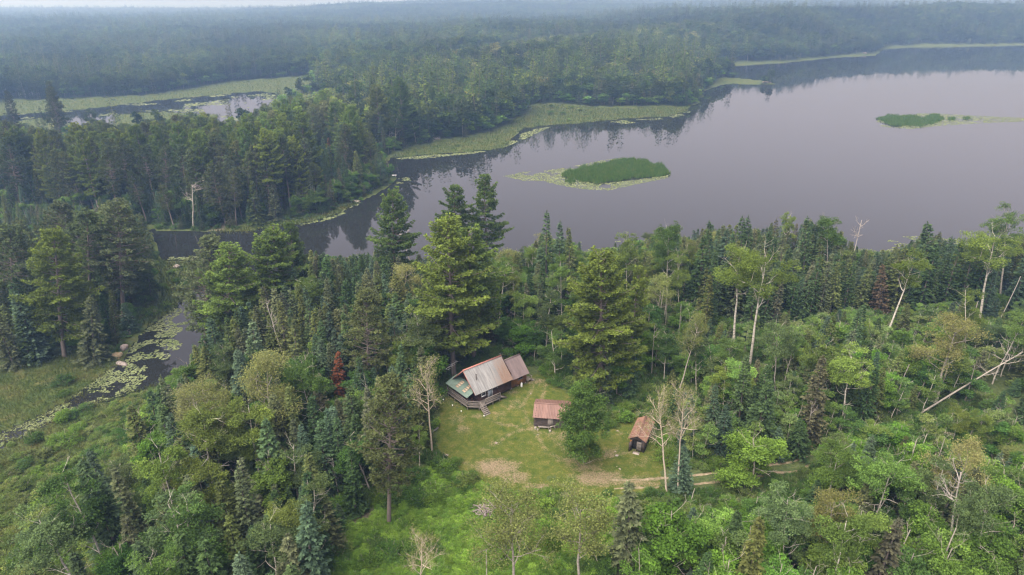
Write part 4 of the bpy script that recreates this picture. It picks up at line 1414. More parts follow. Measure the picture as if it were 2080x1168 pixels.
for i in range(len(x)):
    pc = np.clip(.16 + 1.2 * (nz[i] - .42), .05, .6) + (.35 if sd[i] < 22 and x[i] < 0 else 0)
    if rr[i] < pc * .65:
        k, h, tn = 'spruce', RNG.uniform(11, 17), int(RNG.integers(0, 5))
    elif rr[i] < pc:
        k, h, tn = ('red_pine' if RNG.random() < .6 else 'white_pine'), RNG.uniform(17, 27), int(RNG.integers(0, 3))
    else:
        k, h, tn = 'birch', RNG.uniform(10.5, 18.5), int(RNG.integers(0, 4))
    h *= .72 + .6 * hz[i]
    if sd[i] < 5:
        h *= .7
    add_tree(k, int(RNG.integers(0, 3)), x[i], y[i], h, (s[i] / 5.0) ** .75 * RNG.uniform(.85, 1.15), (0, 0), tn, None, z[i], zone='far')

# ------------------------------------------------------------------ scatter: one object for plants nobody could count
def scatter_group(col):
    ng = bpy.data.node_groups.new('scatter', 'GeometryNodeTree')
    ng.interface.new_socket('Geometry', in_out='INPUT', socket_type='NodeSocketGeometry')
    ng.interface.new_socket('Geometry', in_out='OUTPUT', socket_type='NodeSocketGeometry')
    nd, lk = ng.nodes, ng.links
    gi, go = nd.new('NodeGroupInput'), nd.new('NodeGroupOutput')
    ci = nd.new('GeometryNodeCollectionInfo')
    ci.inputs['Collection'].default_value = col
    ci.inputs['Separate Children'].default_value = True
    ci.inputs['Reset Children'].default_value = True
    ip = nd.new('GeometryNodeInstanceOnPoints')
    ip.inputs['Pick Instance'].default_value = True

    def attr(name, t):
        a = nd.new('GeometryNodeInputNamedAttribute')
        a.data_type = t
        a.inputs['Name'].default_value = name
        return a.outputs[0]
    lk.new(gi.outputs[0], ip.inputs['Points'])
    lk.new(ci.outputs[0], ip.inputs['Instance'])
    lk.new(attr('pick', 'INT'), ip.inputs['Instance Index'])
    lk.new(attr('turn', 'FLOAT_VECTOR'), ip.inputs['Rotation'])
    lk.new(attr('size', 'FLOAT_VECTOR'), ip.inputs['Scale'])
    lk.new(ip.outputs[0], go.inputs[0])
    return ng


def scatter(name, label, XYZ, turn, size, tone, sources):
    """sources: [(name, mesh)]; the first points of the scatter carry the source plants themselves, as parts."""
    XYZ, turn, size, tone = map(np.asarray, (XYZ, turn, size, tone))
    n = len(XYZ)
    me = bpy.data.meshes.new(name)
    o = put(name, me)
    tag(o, label, kind='stuff')
    col = bpy.data.collections.new(name + '_plants')
    k = len(sources)
    for i, (sn, sm) in enumerate(sources):
        c = put(sn, sm, XYZ[i], o, turn[i], size[i])
        c['tone'] = [float(q) for q in tone[i]]
        col.objects.link(c)
    me.vertices.add(n - k)
    me.vertices.foreach_set('co', XYZ[k:].astype(np.float32).ravel())
    for nm, t, a in (('turn', 'FLOAT_VECTOR', turn), ('size', 'FLOAT_VECTOR', size), ('tone', 'FLOAT_COLOR', np.concatenate([tone, np.ones((n, 1))], 1))):
        at = me.attributes.new(nm, t, 'POINT')
        at.data.foreach_set('vector' if t == 'FLOAT_VECTOR' else 'color', a[k:].astype(np.float32).ravel())
    at = me.attributes.new('pick', 'INT', 'POINT')
    at.data.foreach_set('value', RNG.integers(0, k, n - k).astype(np.int32))
    md = o.modifiers.new('scatter', 'NODES')
    md.node_group = scatter_group(col)
    return o


# ------------------------------------------------------------------ trees as things; the rest of each kind as one mass
LIMIT = 300
for t in trees:
    if t['z'] is None:
        t['z'] = 0.0
_x = np.array([t['x'] for t in trees]); _y = np.array([t['y'] for t in trees]); _z = np.array([t['z'] for t in trees]); _h = np.array([t['h'] for t in trees])
bx, by, bd = pix(_x, _y, _z)
tx, ty, td = pix(_x, _y, _z + _h)
for t, a, b, c, d, e in zip(trees, bx, by, tx, ty, bd):
    t['b'], t['t'], t['dep'] = (a, b), (c, d), e
    t['pxh'] = abs(b - d)
    t['vis'] = (-25 < c < 2105) and (-60 < d < 1150) and (-60 < a < 2140)
    t['score'] = t['pxh'] + (1e6 if t['hero'] else 0) - (1e5 if not t['vis'] else 0)
byk = {}
for t in trees:
    byk.setdefault(t['kind'], []).append(t)


def base_h(kind, far):
    if far:
        return {'spruce': 15.0, 'red_pine': 22.0, 'white_pine': 22.0}.get(kind, 17.0)
    return PROTO[f'{kind}0']['h']


def far_key(kind, var):
    return ('far_spruce%d' if kind == 'spruce' else 'far_pine%d' if 'pine' in kind else 'far_leafy%d') % (var % 3)


def tone_of(t):
    if t['rgb']:
        return t['rgb']
    if t['kind'] == 'snag':
        return (.2, .2, .2)
    c = np.array(TONES[t['kind']][t['tone']][1])
    if t['zone'] in ('far', 'peninsula', 'mid_stand'):
        c = c * np.array([1.0, 1.0, .92]) * ((.55 if t['kind'] in ('birch', 'leafy', 'aspen') else .8) if t['zone'] != 'mid_stand' else 1.1) * (.25 + 1.3 * float(fbm(t['x'] / 80, t['y'] / 80, 133, 3)))
    if t['zone'] in ('bottom_right', 'young') and t['kind'] in ('leafy', 'sapling', 'birch'):
        c = c * (1.36 if t['zone'] == 'young' else 1.14)
    if t['hero']:
        return tuple(c)
    return tuple(c * RNG.uniform(.8, 1.2) * np.array([RNG.uniform(.92, 1.1), 1, RNG.uniform(.9, 1.1)]))


def pose(t, far):
    s = t['h'] / base_h(t['kind'], far)
    if far:
        w = s ** .5 * t['w']
    else:
        w = (s ** .75 if t['kind'] != 'shrub' else s) * t['w']
    # rotation: spin about the stem, then lean
    rx, ry = -math.atan(t['lean'][1]), math.atan(t['lean'][0])
    from mathutils import Euler
    e = (Euler((rx, ry, 0)).to_matrix() @ Euler((0, 0, t['rot'])).to_matrix()).to_euler()
    return (t['x'], t['y'], t['z']), (e.x, e.y, e.z), (w, w, s)


single, mass = [], {}
for k, ts in byk.items():
    ts.sort(key=lambda t: -t['score'])
    for i, t in enumerate(ts):
        far = t['dep'] > 330 and not t['hero']
        if i < LIMIT and t['vis'] and t['pxh'] > 14:
            single.append((t, far))
        else:
            mass.setdefault((k, far), []).append(t)

for t, far in single:
    k = t['kind']
    loc, rot, sc = pose(t, far)
    tn = [float(q) for q in tone_of(t)]
    nm = NAME[k]
    if far or t['pxh'] < 62:
        me = PROTO[far_key(k, t['var'])]['whole'] if far else joined(f"{k}{t['var']}")
        o = put(nm, me, loc, None, rot, sc)
        o['tone'] = tn
    else:
        p = PROTO[f"{k}{t['var']}"]
        o = put(nm, None, loc, None, rot, sc)
        o.empty_display_size = .5
        put('trunk', p['trunk'], parent=o)
        if p['crown']:
            c = put('crown', p['crown'], parent=o)
            c['tone'] = tn
    t['obj'] = o

MASS_NAME = {'spruce': 'spruce_forest', 'birch': 'birch_forest', 'white_pine': 'white_pine_forest', 'red_pine': 'red_pine_forest', 'aspen': 'aspen_forest', 'leafy': 'leafy_thicket_forest', 'sapling': 'sapling_forest',
             'thin': 'withering_forest', 'shrub': 'shrubbery', 'snag': 'deadwood_forest'}
for (k, far), ts in mass.items():
    if k == 'snag':
        continue
    nv = 3 if far else NV[k]
    if len(ts) <= nv:
        continue
    ps = [pose(t, far) for t in ts]
    src = [(('distant_' if far else '') + NAME[k], PROTO[far_key(k, v)]['whole'] if far else joined(f'{k}{v}')) for v in range(nv)]
    scatter(('distant_' if far else '') + MASS_NAME[k], ('distant woods of ' if far else 'crowded mass of ') + NOUN[k].replace('leafy tree', 'leafy') + ' trees', [p[0] for p in ps], [p[1] for p in ps], [p[2] for p in ps], [tone_of(t) for t in ts], src)

# ------------------------------------------------------------------ labels: what each plant is and where it stands
ONES = ['', 'first', 'second', 'third', 'fourth', 'fifth', 'sixth', 'seventh', 'eighth', 'ninth', 'tenth', 'eleventh', 'twelfth', 'thirteenth', 'fourteenth', 'fifteenth', 'sixteenth', 'seventeenth', 'eighteenth', 'nineteenth']
TENS = {20: ('twentieth', 'twenty-'), 30: ('thirtieth', 'thirty-'), 40: ('fortieth', 'forty-'), 50: ('fiftieth', 'fifty-')}


def ordinal(n):
    if n < 20:
        return ONES[n]
    a, b = TENS[n // 10 * 10]
    return a if n % 10 == 0 else b + ONES[n % 10]


MARKS = [((975, 775), 'the cabin'), ((1112, 830), 'the brown shed'), ((1303, 870), 'the tool shed'), ((790, 1000), 'the bare-trunked pine'), ((1190, 860), 'the lawn bush'), ((688, 760), 'the rusty spruce'),
         ((340, 670), 'the lily creek'), ((240, 728), 'the pale boulder'), ((770, 720), 'the yellow tree'), ((930, 560), 'the pine pair'), ((560, 690), 'the leaning snag'), ((1500, 600), 'the straight aspens'), ((1830, 600), 'the leaning aspen'),
         ((1530, 925), 'the round yellow tree'), ((1370, 900), 'the twin trunks'), ((1690, 980), 'the crooked birch'), ((1950, 770), 'the fallen trunk'), ((675, 970), 'the white snag'), ((260, 890), 'the forked snag'), ((335, 1030), 'the rounded tree'),
         ((1045, 1100), 'the thin fern tree'), ((1250, 350), 'the reed island'), ((1850, 245), 'the far islet'), ((300, 210), 'the marsh pond'), ((800, 355), 'the white dock'), ((715, 408), 'the brown dock'), ((1560, 168), 'the rock spit'),
         ((1200, 225), 'the reedy shore'), ((450, 450), 'the bare bank'), ((110, 600), 'the yellowish pine'), ((1625, 935), 'the track bend'), ((490, 940), 'the branch fan'), ((1925, 1080), 'the tall snag'), ((120, 1000), 'the bog'), ((1830, 770), 'the splintered trunk'),
         ((1360, 1080), 'the bright tree'), ((660, 290), 'the orange spruce'), ((380, 500), 'the dark channel'), ((1900, 880), 'the track end'), ((1650, 790), 'the young thicket')]
_mk = np.array([m[0] for m in MARKS], float)


def place_phrase(t):
    c = ((t['b'][0] + t['t'][0]) / 2, (t['b'][1] + t['t'][1]) / 2)
    i = int(np.argmin((_mk[:, 0] - c[0]) ** 2 + ((_mk[:, 1] - c[1]) * 1.3) ** 2))
    dx, dy = c[0] - _mk[i, 0], c[1] - _mk[i, 1]
    r = 'left of' if dx < 0 else 'right of'
    if abs(dy) > abs(dx):
        r = 'beyond' if dy < 0 else 'below'
    return f'{r} {MARKS[i][1]}'


keyed = {}
for t, far in single:
    tag(t['obj'], None, NOUN[t['kind']].split()[-1] if t['kind'] not in ('leafy', 'thin', 'snag', 'sapling') else {'leafy': 'tree', 'thin': 'tree', 'snag': 'dead tree', 'sapling': 'sapling'}[t['kind']], GROUP[t['kind']])
    if t['label']:
        t['obj']['label'] = t['label']
        continue
    lo, hi = HEIGHT[t['kind']]
    f = (t['h'] - lo) / (hi - lo)
    size = 'tall' if f > .66 else 'mid-sized' if f > .3 else 'small'
    adj = TONES[t['kind']][t['tone']][0] if t['kind'] in TONES else 'grey'
    keyed.setdefault((size, adj, NOUN[t['kind']], place_phrase(t)), []).append(t)
for (size, adj, noun, where), ts in keyed.items():
    ts.sort(key=lambda t: (t['b'][0] + t['t'][0]) / 2)
    for i, t in enumerate(ts):
        tail = '' if len(ts) == 1 else (', leftmost of these' if i == 0 else ', rightmost of these' if i == len(ts) - 1 else f', {ordinal(i + 1)} of these from the left')
        t['obj']['label'] = f'{size} {adj} {noun} {where}{tail}'
    for t in ts:
        pass
print('MAXTOP', max(t['z'] + t['h'] for t in trees)); print('TREES', len(trees), 'single', len(single), {k: len(v) for k, v in byk.items()}, 'max key', max(map(len, keyed.values())))

# ------------------------------------------------------------------ ground cover
def cover(x, y, smin, smax, tones, hs=1.0):
    n = len(x)
    z = ground_z(x, y)
    s = RNG.uniform(smin, smax, n)
    return np.stack([x, y, z], 1), np.stack([np.zeros(n), np.zeros(n), RNG.uniform(0, 2 * pi, n)], 1), np.stack([s * RNG.uniform(.8, 1.25, n), s * RNG.uniform(.8, 1.25, n), s * hs * RNG.uniform(.7, 1.2, n)], 1), np.array(tones)[RNG.integers(0, len(tones), n)] * RNG.uniform(.8, 1.2, (n, 1))


def land_points(x0, x1, y0, y1, s):
    x, y = jitter_grid(x0, x1, y0, y1, s, RNG)
    px, py, dep = pix(x, y, 0)
    ok = (px > -200) & (px < 2280) & (py < 1300)
    x, y = x[ok], y[ok]
    sd, ms = water_sd(x, y), marsh_sd(x, y)
    ok = (sd > 1) & (ms > 0) & (poly_sd(x, y, CLEARING) > .2) & (line_dist(x, y, TRACK) > 1.9) & ~in_keep_out(x, y)
    return x[ok], y[ok]


low = [(f'low_bush', joined(f'shrub{i}')) for i in range(4)]
A = land_points(-75, 80, 48, 120, 1.25)
B = land_points(-150, 150, 120, 215, 2.0)
C = land_points(-260, 60, 215, 330, 3.2)
x, y = (np.concatenate(q) for q in zip(A, B, C))
fe = poly_sd(x, y, FERNS)
x, y = x[fe > 0], y[fe > 0]
scatter('undergrowth', 'leafy undergrowth between the trees', *cover(x, y, .35, .85, [(.075, .140, .040), (.060, .115, .036), (.095, .145, .048)]), low)
x, y = land_points(-40, 40, 48, 90, .72)
fe = poly_sd(x, y, FERNS)
bare = np.zeros(len(x))
fpx, fpy, _ = pix(x, y, 0)
for bx_, by_, rx, ry in BARE_PX[4:]:
    bare = np.maximum(bare, np.hypot((fpx - bx_) / rx, (fpy - by_) / ry) < 1)
ok = (fe < 0) & (bare < .5)
scatter('fern_thicket', 'bright green raspberry and fern thicket', *cover(x[ok], y[ok], .3, .72, [(.13, .23, .042), (.15, .25, .048), (.10, .19, .040)], .75), low)

# ------------------------------------------------------------------ the buildings
def metal(name, stops, scale, stretch, rough=.5, rust=None):
    """Painted or galvanised sheet with streaks down the slope; rust = (axis position, width) where rust takes over along x."""
    m, nt, nd, lk, out = new_mat(name)
    tc = nd.new('ShaderNodeTexCoord')
    geo = nd.new('ShaderNodeNewGeometry')
    mp = nd.new('ShaderNodeMapping')
    mp.inputs['Scale'].default_value = stretch
    lk.new(tc.outputs['Object'], mp.inputs[0])
    f = noise(nd, lk, scale, 6, .65, mp.outputs[0])
    c = ramp(nd, lk, f, stops)
    oi = nd.new('ShaderNodeObjectInfo')
    rv = math_(nd, lk, 'MULTIPLY_ADD', oi.outputs['Random'], .22)
    rv.node.inputs[2].default_value = .89
    vm = nd.new('ShaderNodeVectorMath'); vm.operation = 'SCALE'
    lk.new(c, vm.inputs[0]); lk.new(rv, vm.inputs['Scale'])
    c = vm.outputs[0]
    if rust:
        at = N(nd, 'ShaderNodeAttribute', attribute_name='rust').outputs['Fac']
        k = math_(nd, lk, 'ADD', at, math_(nd, lk, 'MULTIPLY', math_(nd, lk, 'SUBTRACT', f, .5), 1.3))
        k = math_(nd, lk, 'ADD', k, math_(nd, lk, 'MULTIPLY', math_(nd, lk, 'SUBTRACT', oi.outputs['Random'], .5), .3))
        k = ramp(nd, lk, k, [(.3, (0, 0, 0)), (.75, (1, 1, 1))])
        c = mixc(nd, lk, k, c, ramp(nd, lk, noise(nd, lk, 5, 5, .7), [(.3, (.095, .058, .040)), (.7, (.165, .108, .078))]))
    b = nd.new('ShaderNodeBsdfPrincipled')
    lk.new(c, b.inputs['Base Color'])
    b.inputs['Roughness'].default_value = rough
    b.inputs['Specular IOR Level'].default_value = .4
    lk.new(b.outputs[0], out.inputs[0])
    return m


M['tin'] = metal('bare_tin', [(.25, (.075, .073, .071)), (.45, (.145, .144, .141)), (.7, (.24, .24, .237))], 1.6, (3.2, .22, .22), .5, True)
M['brown_roof'] = metal('brown_painted_tin', [(.3, (.088, .064, .064)), (.7, (.135, .10, .098))], 1.2, (2, .5, .5), .5)
M['rose_roof'] = metal('rose_brown_tin', [(.3, (.112, .062, .050)), (.7, (.160, .094, .076))], 1.4, (2, .6, .6), .55)
M['rust_roof'] = metal('rusted_tin', [(.28, (.092, .046, .031)), (.5, (.138, .072, .048)), (.72, (.19, .118, .09))], 2.2, (1.4, 1, 1), .75)
M['green_roof'] = metal('green_painted_tin', [(.3, (.055, .090, .070)), (.7, (.088, .132, .107))], 1.3, (2, .5, .5), .5)
M['tan_panel'] = rough_mat('tan_fibreglass', [(.3, (.20, .145, .10)), (.7, (.33, .26, .19))], 2.5, .6, 0)
M['red_trim'] = rough_mat('red_ridge_tin', [(.3, (.19, .075, .06)), (.7, (.26, .12, .098))], 3, .5)
M['dark_boards'] = rough_mat('dark_brown_boards', [(.3, (.035, .018, .014)), (.7, (.085, .045, .034))], 3, .8, .2, (1, 1, 8))
M['black_logs'] = rough_mat('weathered_black_logs', [(.3, (.022, .018, .016)), (.6, (.07, .055, .05)), (.8, (.16, .13, .12))], 2.5, .9, .3, (.6, 3, 5))
M['orange_boards'] = rough_mat('orange_stained_boards', [(.3, (.15, .062, .022)), (.7, (.34, .16, .06))], 2.2, .75, .2, (4, 4, .6))
M['grey_boards'] = rough_mat('weathered_grey_boards', [(.3, (.10, .086, .075)), (.7, (.21, .186, .165))], 3, .9, .2, (1, 6, 6))
M['white_paint'] = rough_mat('white_paint', [(.3, (.62, .63, .63)), (.7, (.78, .78, .77))], 2, .6)
M['blue_paint'] = rough_mat('pale_blue_paint', [(.3, (.42, .50, .58)), (.7, (.55, .62, .68))], 2, .5)
M['pipe'] = rough_mat('sooty_pipe', [(.3, (.04, .034, .03)), (.7, (.12, .10, .09))], 4, .6, 0, metal=.3)
M['steel'] = rough_mat('dull_steel', [(.3, (.32, .32, .32)), (.7, (.5, .5, .5))], 3, .45, 0, metal=.6)
M['stone'] = rough_mat('grey_pink_granite', [(.25, (.12, .105, .095)), (.5, (.22, .185, .165)), (.75, (.31, .27, .245))], 2.4, .9, .5, detail=7)
M['lichen_stone'] = rough_mat('lichen_granite', [(.25, (.10, .085, .045)), (.5, (.22, .165, .095)), (.75, (.34, .28, .21))], 1.2, .95, .5, detail=7)
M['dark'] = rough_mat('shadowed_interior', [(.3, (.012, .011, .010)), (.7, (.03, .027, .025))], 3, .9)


def glass_mat():
    m, nt, nd, lk, out = new_mat('window_glass')
    b = nd.new('ShaderNodeBsdfPrincipled')
    b.inputs['Base Color'].default_value = (.02, .024, .03, 1)
    b.inputs['Roughness'].default_value = .08
    lk.new(b.outputs[0], out.inputs[0])
    return m


M['glass'] = glass_mat()


def part(name, g, mats, parent):
    return put(name, g.mesh(name, [M[q] for q in ([mats] if isinstance(mats, str) else mats)]), parent=parent)


def thing(name, label, cat, loc, rz=0, group=None):
    o = put(name, None, loc, rot=(0, 0, rz))
    o.empty_display_size = .5
    return tag(o, label, cat, group)


def roof_sheets(parent, name, u0, u1, n, e, r, mat, rib=.2, overlap=.03, thick=.025, rust=None, flip=False, lift=0.0):
    """Sheets from eave e=(v, z) to ridge r=(v, z), side by side from u0 to u1, each with raised ribs."""
    w = (u1 - u0) / n
    dv, dz = r[0] - e[0], r[1] - e[1]
    L = hypot(dv, dz)
    nv, nz = -dz / L, dv / L
    if nz < 0:
        nv, nz = -nv, -nz
    first = []
    for i in range(n):
        a, b = u0 + i * w, u0 + (i + 1) * w + (overlap if i < n - 1 else 0)
        g = Geo()
        # cross-section along u: flats and ribs
        us, hs = [a], [0]
        m = max(1, int(round((b - a) / rib)))
        for q in range(m):
            c = a + (q + .5) * (b - a) / m
            us += [c - .045, c - .018, c + .018, c + .045]
            hs += [0, .036, .036, 0]
        us.append(b); hs.append(0)
        us, hs = np.array(us), np.array(hs) + .006 * (i % 2) + lift
        sag = RNG.uniform(-.02, .02)
        rows = []
        for f in np.linspace(0, 1, 5):
            off = hs + .012 * sin(pi * f) * sag / .02
            rows.append(np.stack([us, np.full(len(us), e[0] + dv * f - (.03 if f == 0 else 0) * np.sign(dv) * RNG.uniform(0, 1)) + nv * off, np.full(len(us), e[1] + dz * f) + nz * off], 1))
        T = np.array(rows)
        B = T - np.array([0, nv, nz]) * thick
        k = len(us)
        for V in (T, B):
            ii, jj = np.meshgrid(np.arange(4), np.arange(k - 1), indexing='ij')
            F = np.stack([ii * k + jj, ii * k + jj + 1, (ii + 1) * k + jj + 1, (ii + 1) * k + jj], -1).reshape(-1, 4)
            g.faces(V.reshape(-1, 3), F)
        for rr_ in (0, 4):
            V = np.concatenate([T[rr_], B[rr_]])
            g.faces(V, [[q, q + 1, k + q + 1, k + q] for q in range(k - 1)])
        for cc in (0, -1):
            V = np.concatenate([T[:, cc], B[:, cc]])
            g.faces(V, [[q, q + 1, 5 + q + 1, 5 + q] for q in range(4)])
        me = g.mesh(name, [M[mat]])
        if rust is not None:
            co = np.empty(len(me.vertices) * 3, np.float32); me.vertices.foreach_get('co', co); co = co.reshape(-1, 3)
            at = me.attributes.new('rust', 'FLOAT', 'POINT')
            at.data.foreach_set('value', rust(co).astype(np.float32))
        put(name, me, parent=parent)


def board_wall(g, a, b, z0, z1, t=.08, board=.2, mat=0, holes=(), vertical=False, top=None):
    """A wall of boards from a to b (u, v), proud of one another; holes = (s0, s1, z0, z1) along the wall; top: height as a function of s."""
    a, b = np.array(a, float), np.array(b, float)
    L = np.linalg.norm(b - a)
    d = (b - a) / L
    rot = math.atan2(d[1], d[0])
    if vertical:
        n = int(L / board)
        for i in range(n):
            s0, s1 = i * L / n, (i + 1) * L / n
            zt = z1 if top is None else min(top(s0), top(s1))
            spans = [(z0, zt)]
            for h0, h1, hz0, hz1 in holes:
                if s1 > h0 and s0 < h1:
                    spans = [q for z_, y_ in spans for q in ((z_, min(y_, hz0)), (max(z_, hz1), y_)) if q[1] - q[0] > .02]
            for q0, q1 in spans:
                c = a + d * (s0 + s1) / 2
                g.box((c[0], c[1], (q0 + q1) / 2), ((s1 - s0) * .96, t + .02 * (i % 2), q1 - q0), rot, mat)
        return
    n = max(1, int((z1 - z0) / board))
    for i in range(n):
        q0, q1 = z0 + i * (z1 - z0) / n, z0 + (i + 1) * (z1 - z0) / n
        spans = [(0, L)]
        if top is not None:
            ss = np.linspace(0, L, 60)
            okk = ss[np.array([top(s) for s in ss]) >= q1]
            if not len(okk):
                continue
            spans = [(okk.min(), okk.max())]
        for h0, h1, hz0, hz1 in holes:
            if q1 > hz0 + .02 and q0 < hz1 - .02:
                spans = [w for s0, s1 in spans for w in ((s0, min(s1, h0)), (max(s0, h1), s1)) if w[1] - w[0] > .02]
        for s0, s1 in spans:
            c = a + d * (s0 + s1) / 2
            g.box((c[0], c[1], (q0 + q1) / 2), (s1 - s0, t + .03 * (i % 2), (q1 - q0) * .95), rot, mat)


# ---- the cabin: x runs along the front, y to the back
cabin = thing('cabin', 'brown cabin with pale rusty metal roof, green porch roof and wooden deck in the clearing', 'cabin', (CAB_A[0], CAB_A[1], 0), CAB_Y)
FL = .85
g = Geo()
gable = lambda s: 3.45 + (min(s, 5.0 - s) * .97 if True else 0)
board_wall(g, (1.2, .95), (8.6, .95), .55, 3.75, holes=[(.75, 1.65, FL + .75, FL + 1.75), (2.2, 3.15, FL, FL + 2.05)])
board_wall(g, (1.2, 1.05), (1.2, 5.95), .55, 6.0, top=lambda s: 3.75 + min(s, 4.9 - s) * .95)
board_wall(g, (1.2, 5.95), (8.6, 5.95), .55, 3.75)
board_wall(g, (8.6, 1.05), (8.6, 5.95), .55, 6.0, top=lambda s: 3.75 + min(s, 4.9 - s) * .95)
part('wall', g, 'dark_boards', cabin)
g = Geo()
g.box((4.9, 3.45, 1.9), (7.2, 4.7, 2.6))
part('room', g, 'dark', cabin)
RISE = .965
rust_f = lambda co: np.clip((co[:, 0] - 3.2) / 4.6, 0, 1) * .5 + np.clip((3.4 - co[:, 1]) / 3.4, 0, 1) * np.clip((co[:, 0] - 1.5) / 4, 0, 1) * .40
roof_sheets(cabin, 'roof_sheet', 0, 8.28, 11, (0, 3.0), (3.40, 6.28), 'tin', .19, rust=rust_f)
roof_sheets(cabin, 'roof_sheet', 0, 8.28, 11, (6.85, 3.0), (3.44, 6.28), 'tin', .19, rust=rust_f)
g = Geo()
g.bar((-.05, 3.34, 6.33), (8.33, 3.34, 6.33), .2, .03)
g.bar((-.05, 3.50, 6.33), (8.33, 3.50, 6.33), .2, .035)
g.bar((-.02, 0, 2.95), (-.02, 3.4, 6.22), .04, .14); g.bar((-.02, 6.85, 2.95), (-.02, 3.44, 6.22), .04, .14)
part('ridge_cap', g, 'red_trim', cabin)
g = Geo()
g.bar((.02, .06, 2.93), (8.26, .06, 2.93), .04, .14)
for i in range(12):
    g.bar((.3 + i * .7, .12, 3.0), (.3 + i * .7, .95, 3.78), .05, .12)
part('eave_board', g, 'grey_boards', cabin)
# chimney with its cap
ch = Geo()
ch.tube([(1.55, 1.75, 4.5), (1.55, 1.75, 5.62)], [.085, .085], 10)
chim = part('chimney', ch, 'pipe', cabin)
g = Geo()
g.tube([(1.55, 1.75, 5.66), (1.55, 1.75, 5.70), (1.55, 1.75, 5.80)], [.15, .15, .02], 10, cap=True)
for k in range(3):
    g.bar((1.55 + .08 * cos(k * 2.1), 1.75 + .08 * sin(k * 2.1), 5.6), (1.55 + .08 * cos(k * 2.1), 1.75 + .08 * sin(k * 2.1), 5.68), .012, .012)
part('chimney_cap', g, 'pipe', chim)
# door
dg = Geo()
dg.box((3.87, .93, FL + 1.02), (.93, .06, 2.03))
door = part('door', dg, 'blue_paint', cabin)
g = Geo(); g.box((3.87, .893, FL + 1.55), (.52, .012, .6)); part('door_glass', g, 'glass', door)
g = Geo()
for a_, b_ in (((3.36, .9, FL), (3.36, .9, FL + 2.1)), ((4.38, .9, FL), (4.38, .9, FL + 2.1)), ((3.33, .9, FL + 2.1), (4.41, .9, FL + 2.1))):
    g.bar(a_, b_, .05, .09)
part('door_frame', g, 'white_paint', door)
g = Geo(); g.box((4.22, .87, FL + 1.0), (.12, .05, .04)); part('handle', g, 'steel', door)


def window(parent, u, v, z0, w, h, frame='white_paint', cross=True):
    g = Geo()
    y = v - .06
    t = .09
    g.bar((u - w / 2 - t / 2, y, z0 - t), (u - w / 2 - t / 2, y, z0 + h + t), .06, t)
    g.bar((u + w / 2 + t / 2, y, z0 - t), (u + w / 2 + t / 2, y, z0 + h + t), .06, t)
    g.box((u, y, z0 - t / 2), (w, .06, t)); g.box((u, y, z0 + h + t / 2), (w, .06, t))
    if cross:
        g.box((u, y, z0 + h / 2), (w, .04, .05))
    fr = part('window', g, frame, parent)
    q = Geo(); q.box((u, v - .02, z0 + h / 2), (w, .02, h)); part('pane', q, 'glass', fr)
    s = Geo(); s.box((u, v - .1, z0 - t - .02), (w + .3, .12, .04)); part('sill', s, frame, fr)


window(cabin, 2.4, .93, FL + .8, .78, .9)
# addition at the right end
g = Geo()
board_wall(g, (8.72, 1.35), (12.5, 1.35), .3, 3.35, .07, .17, vertical=True, holes=[(1.85, 2.75, 1.5, 2.15)])
board_wall(g, (12.5, 1.45), (12.5, 5.0), .3, 5.0, .07, .17, vertical=True, top=lambda s: 3.2 + min(s, 3.55 - s) * .95)
board_wall(g, (8.72, 5.0), (12.5, 5.0), .3, 3.2, .07, .17, vertical=True)
part('addition_wall', g, 'orange_boards', cabin)
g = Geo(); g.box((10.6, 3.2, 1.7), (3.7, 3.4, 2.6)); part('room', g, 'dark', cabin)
roof_sheets(cabin, 'addition_roof_sheet', 8.3, 12.45, 5, (.42, 2.52), (3.15, 5.22), 'brown_roof', .2)
roof_sheets(cabin, 'addition_roof_sheet', 8.3, 12.45, 5, (5.9, 2.52), (3.19, 5.22), 'brown_roof', .2)
g = Geo(); g.bar((8.3, 3.1, 5.27), (12.5, 3.1, 5.27), .18, .03); g.bar((8.3, 3.26, 5.27), (12.5, 3.26, 5.27), .18, .035)
part('addition_ridge_cap', g, 'brown_roof', cabin)
window(cabin, 11.02, 1.33, 1.52, .9, .6, 'grey_boards', False)
# green porch roof with two tan strips
pe, pr = (-1.25, 2.62), (1.12, 3.55)
porch = Geo()
n = 6
vs = np.linspace(.75, 7.1, n + 1)
for i in range(n):
    q = Geo()
    a_, b_ = vs[i], vs[i + 1] + (.03 if i < n - 1 else 0)
    xs = [a_]
    hs = [0]
    for c in np.linspace(a_ + .13, b_ - .13, 5):
        xs += [c - .04, c - .016, c + .016, c + .04]; hs += [0, .03, .03, 0]
    xs.append(b_); hs.append(0)
    rows = []
    dl = hypot(pr[0] - pe[0], pr[1] - pe[1])
    nx, nz = -(pr[1] - pe[1]) / dl, (pr[0] - pe[0]) / dl
    for f in (0, 1):
        rows.append(np.stack([pe[0] + (pr[0] - pe[0]) * f + nx * np.array(hs), np.array(xs), pe[1] + (pr[1] - pe[1]) * f + nz * np.array(hs) + .004 * (i % 2)], 1))
    T = np.array(rows); B = T - np.array([nx, 0, nz]) * .02
    k = len(xs)
    for V in (T, B):
        q.faces(V.reshape(-1, 3), [[j, j + 1, k + j + 1, k + j] for j in range(k - 1)])
    q.faces(np.concatenate([T[0], B[0]]), [[j, j + 1, k + j + 1, k + j] for j in range(k - 1)])
    part('porch_roof_sheet', q, 'green_roof', cabin)
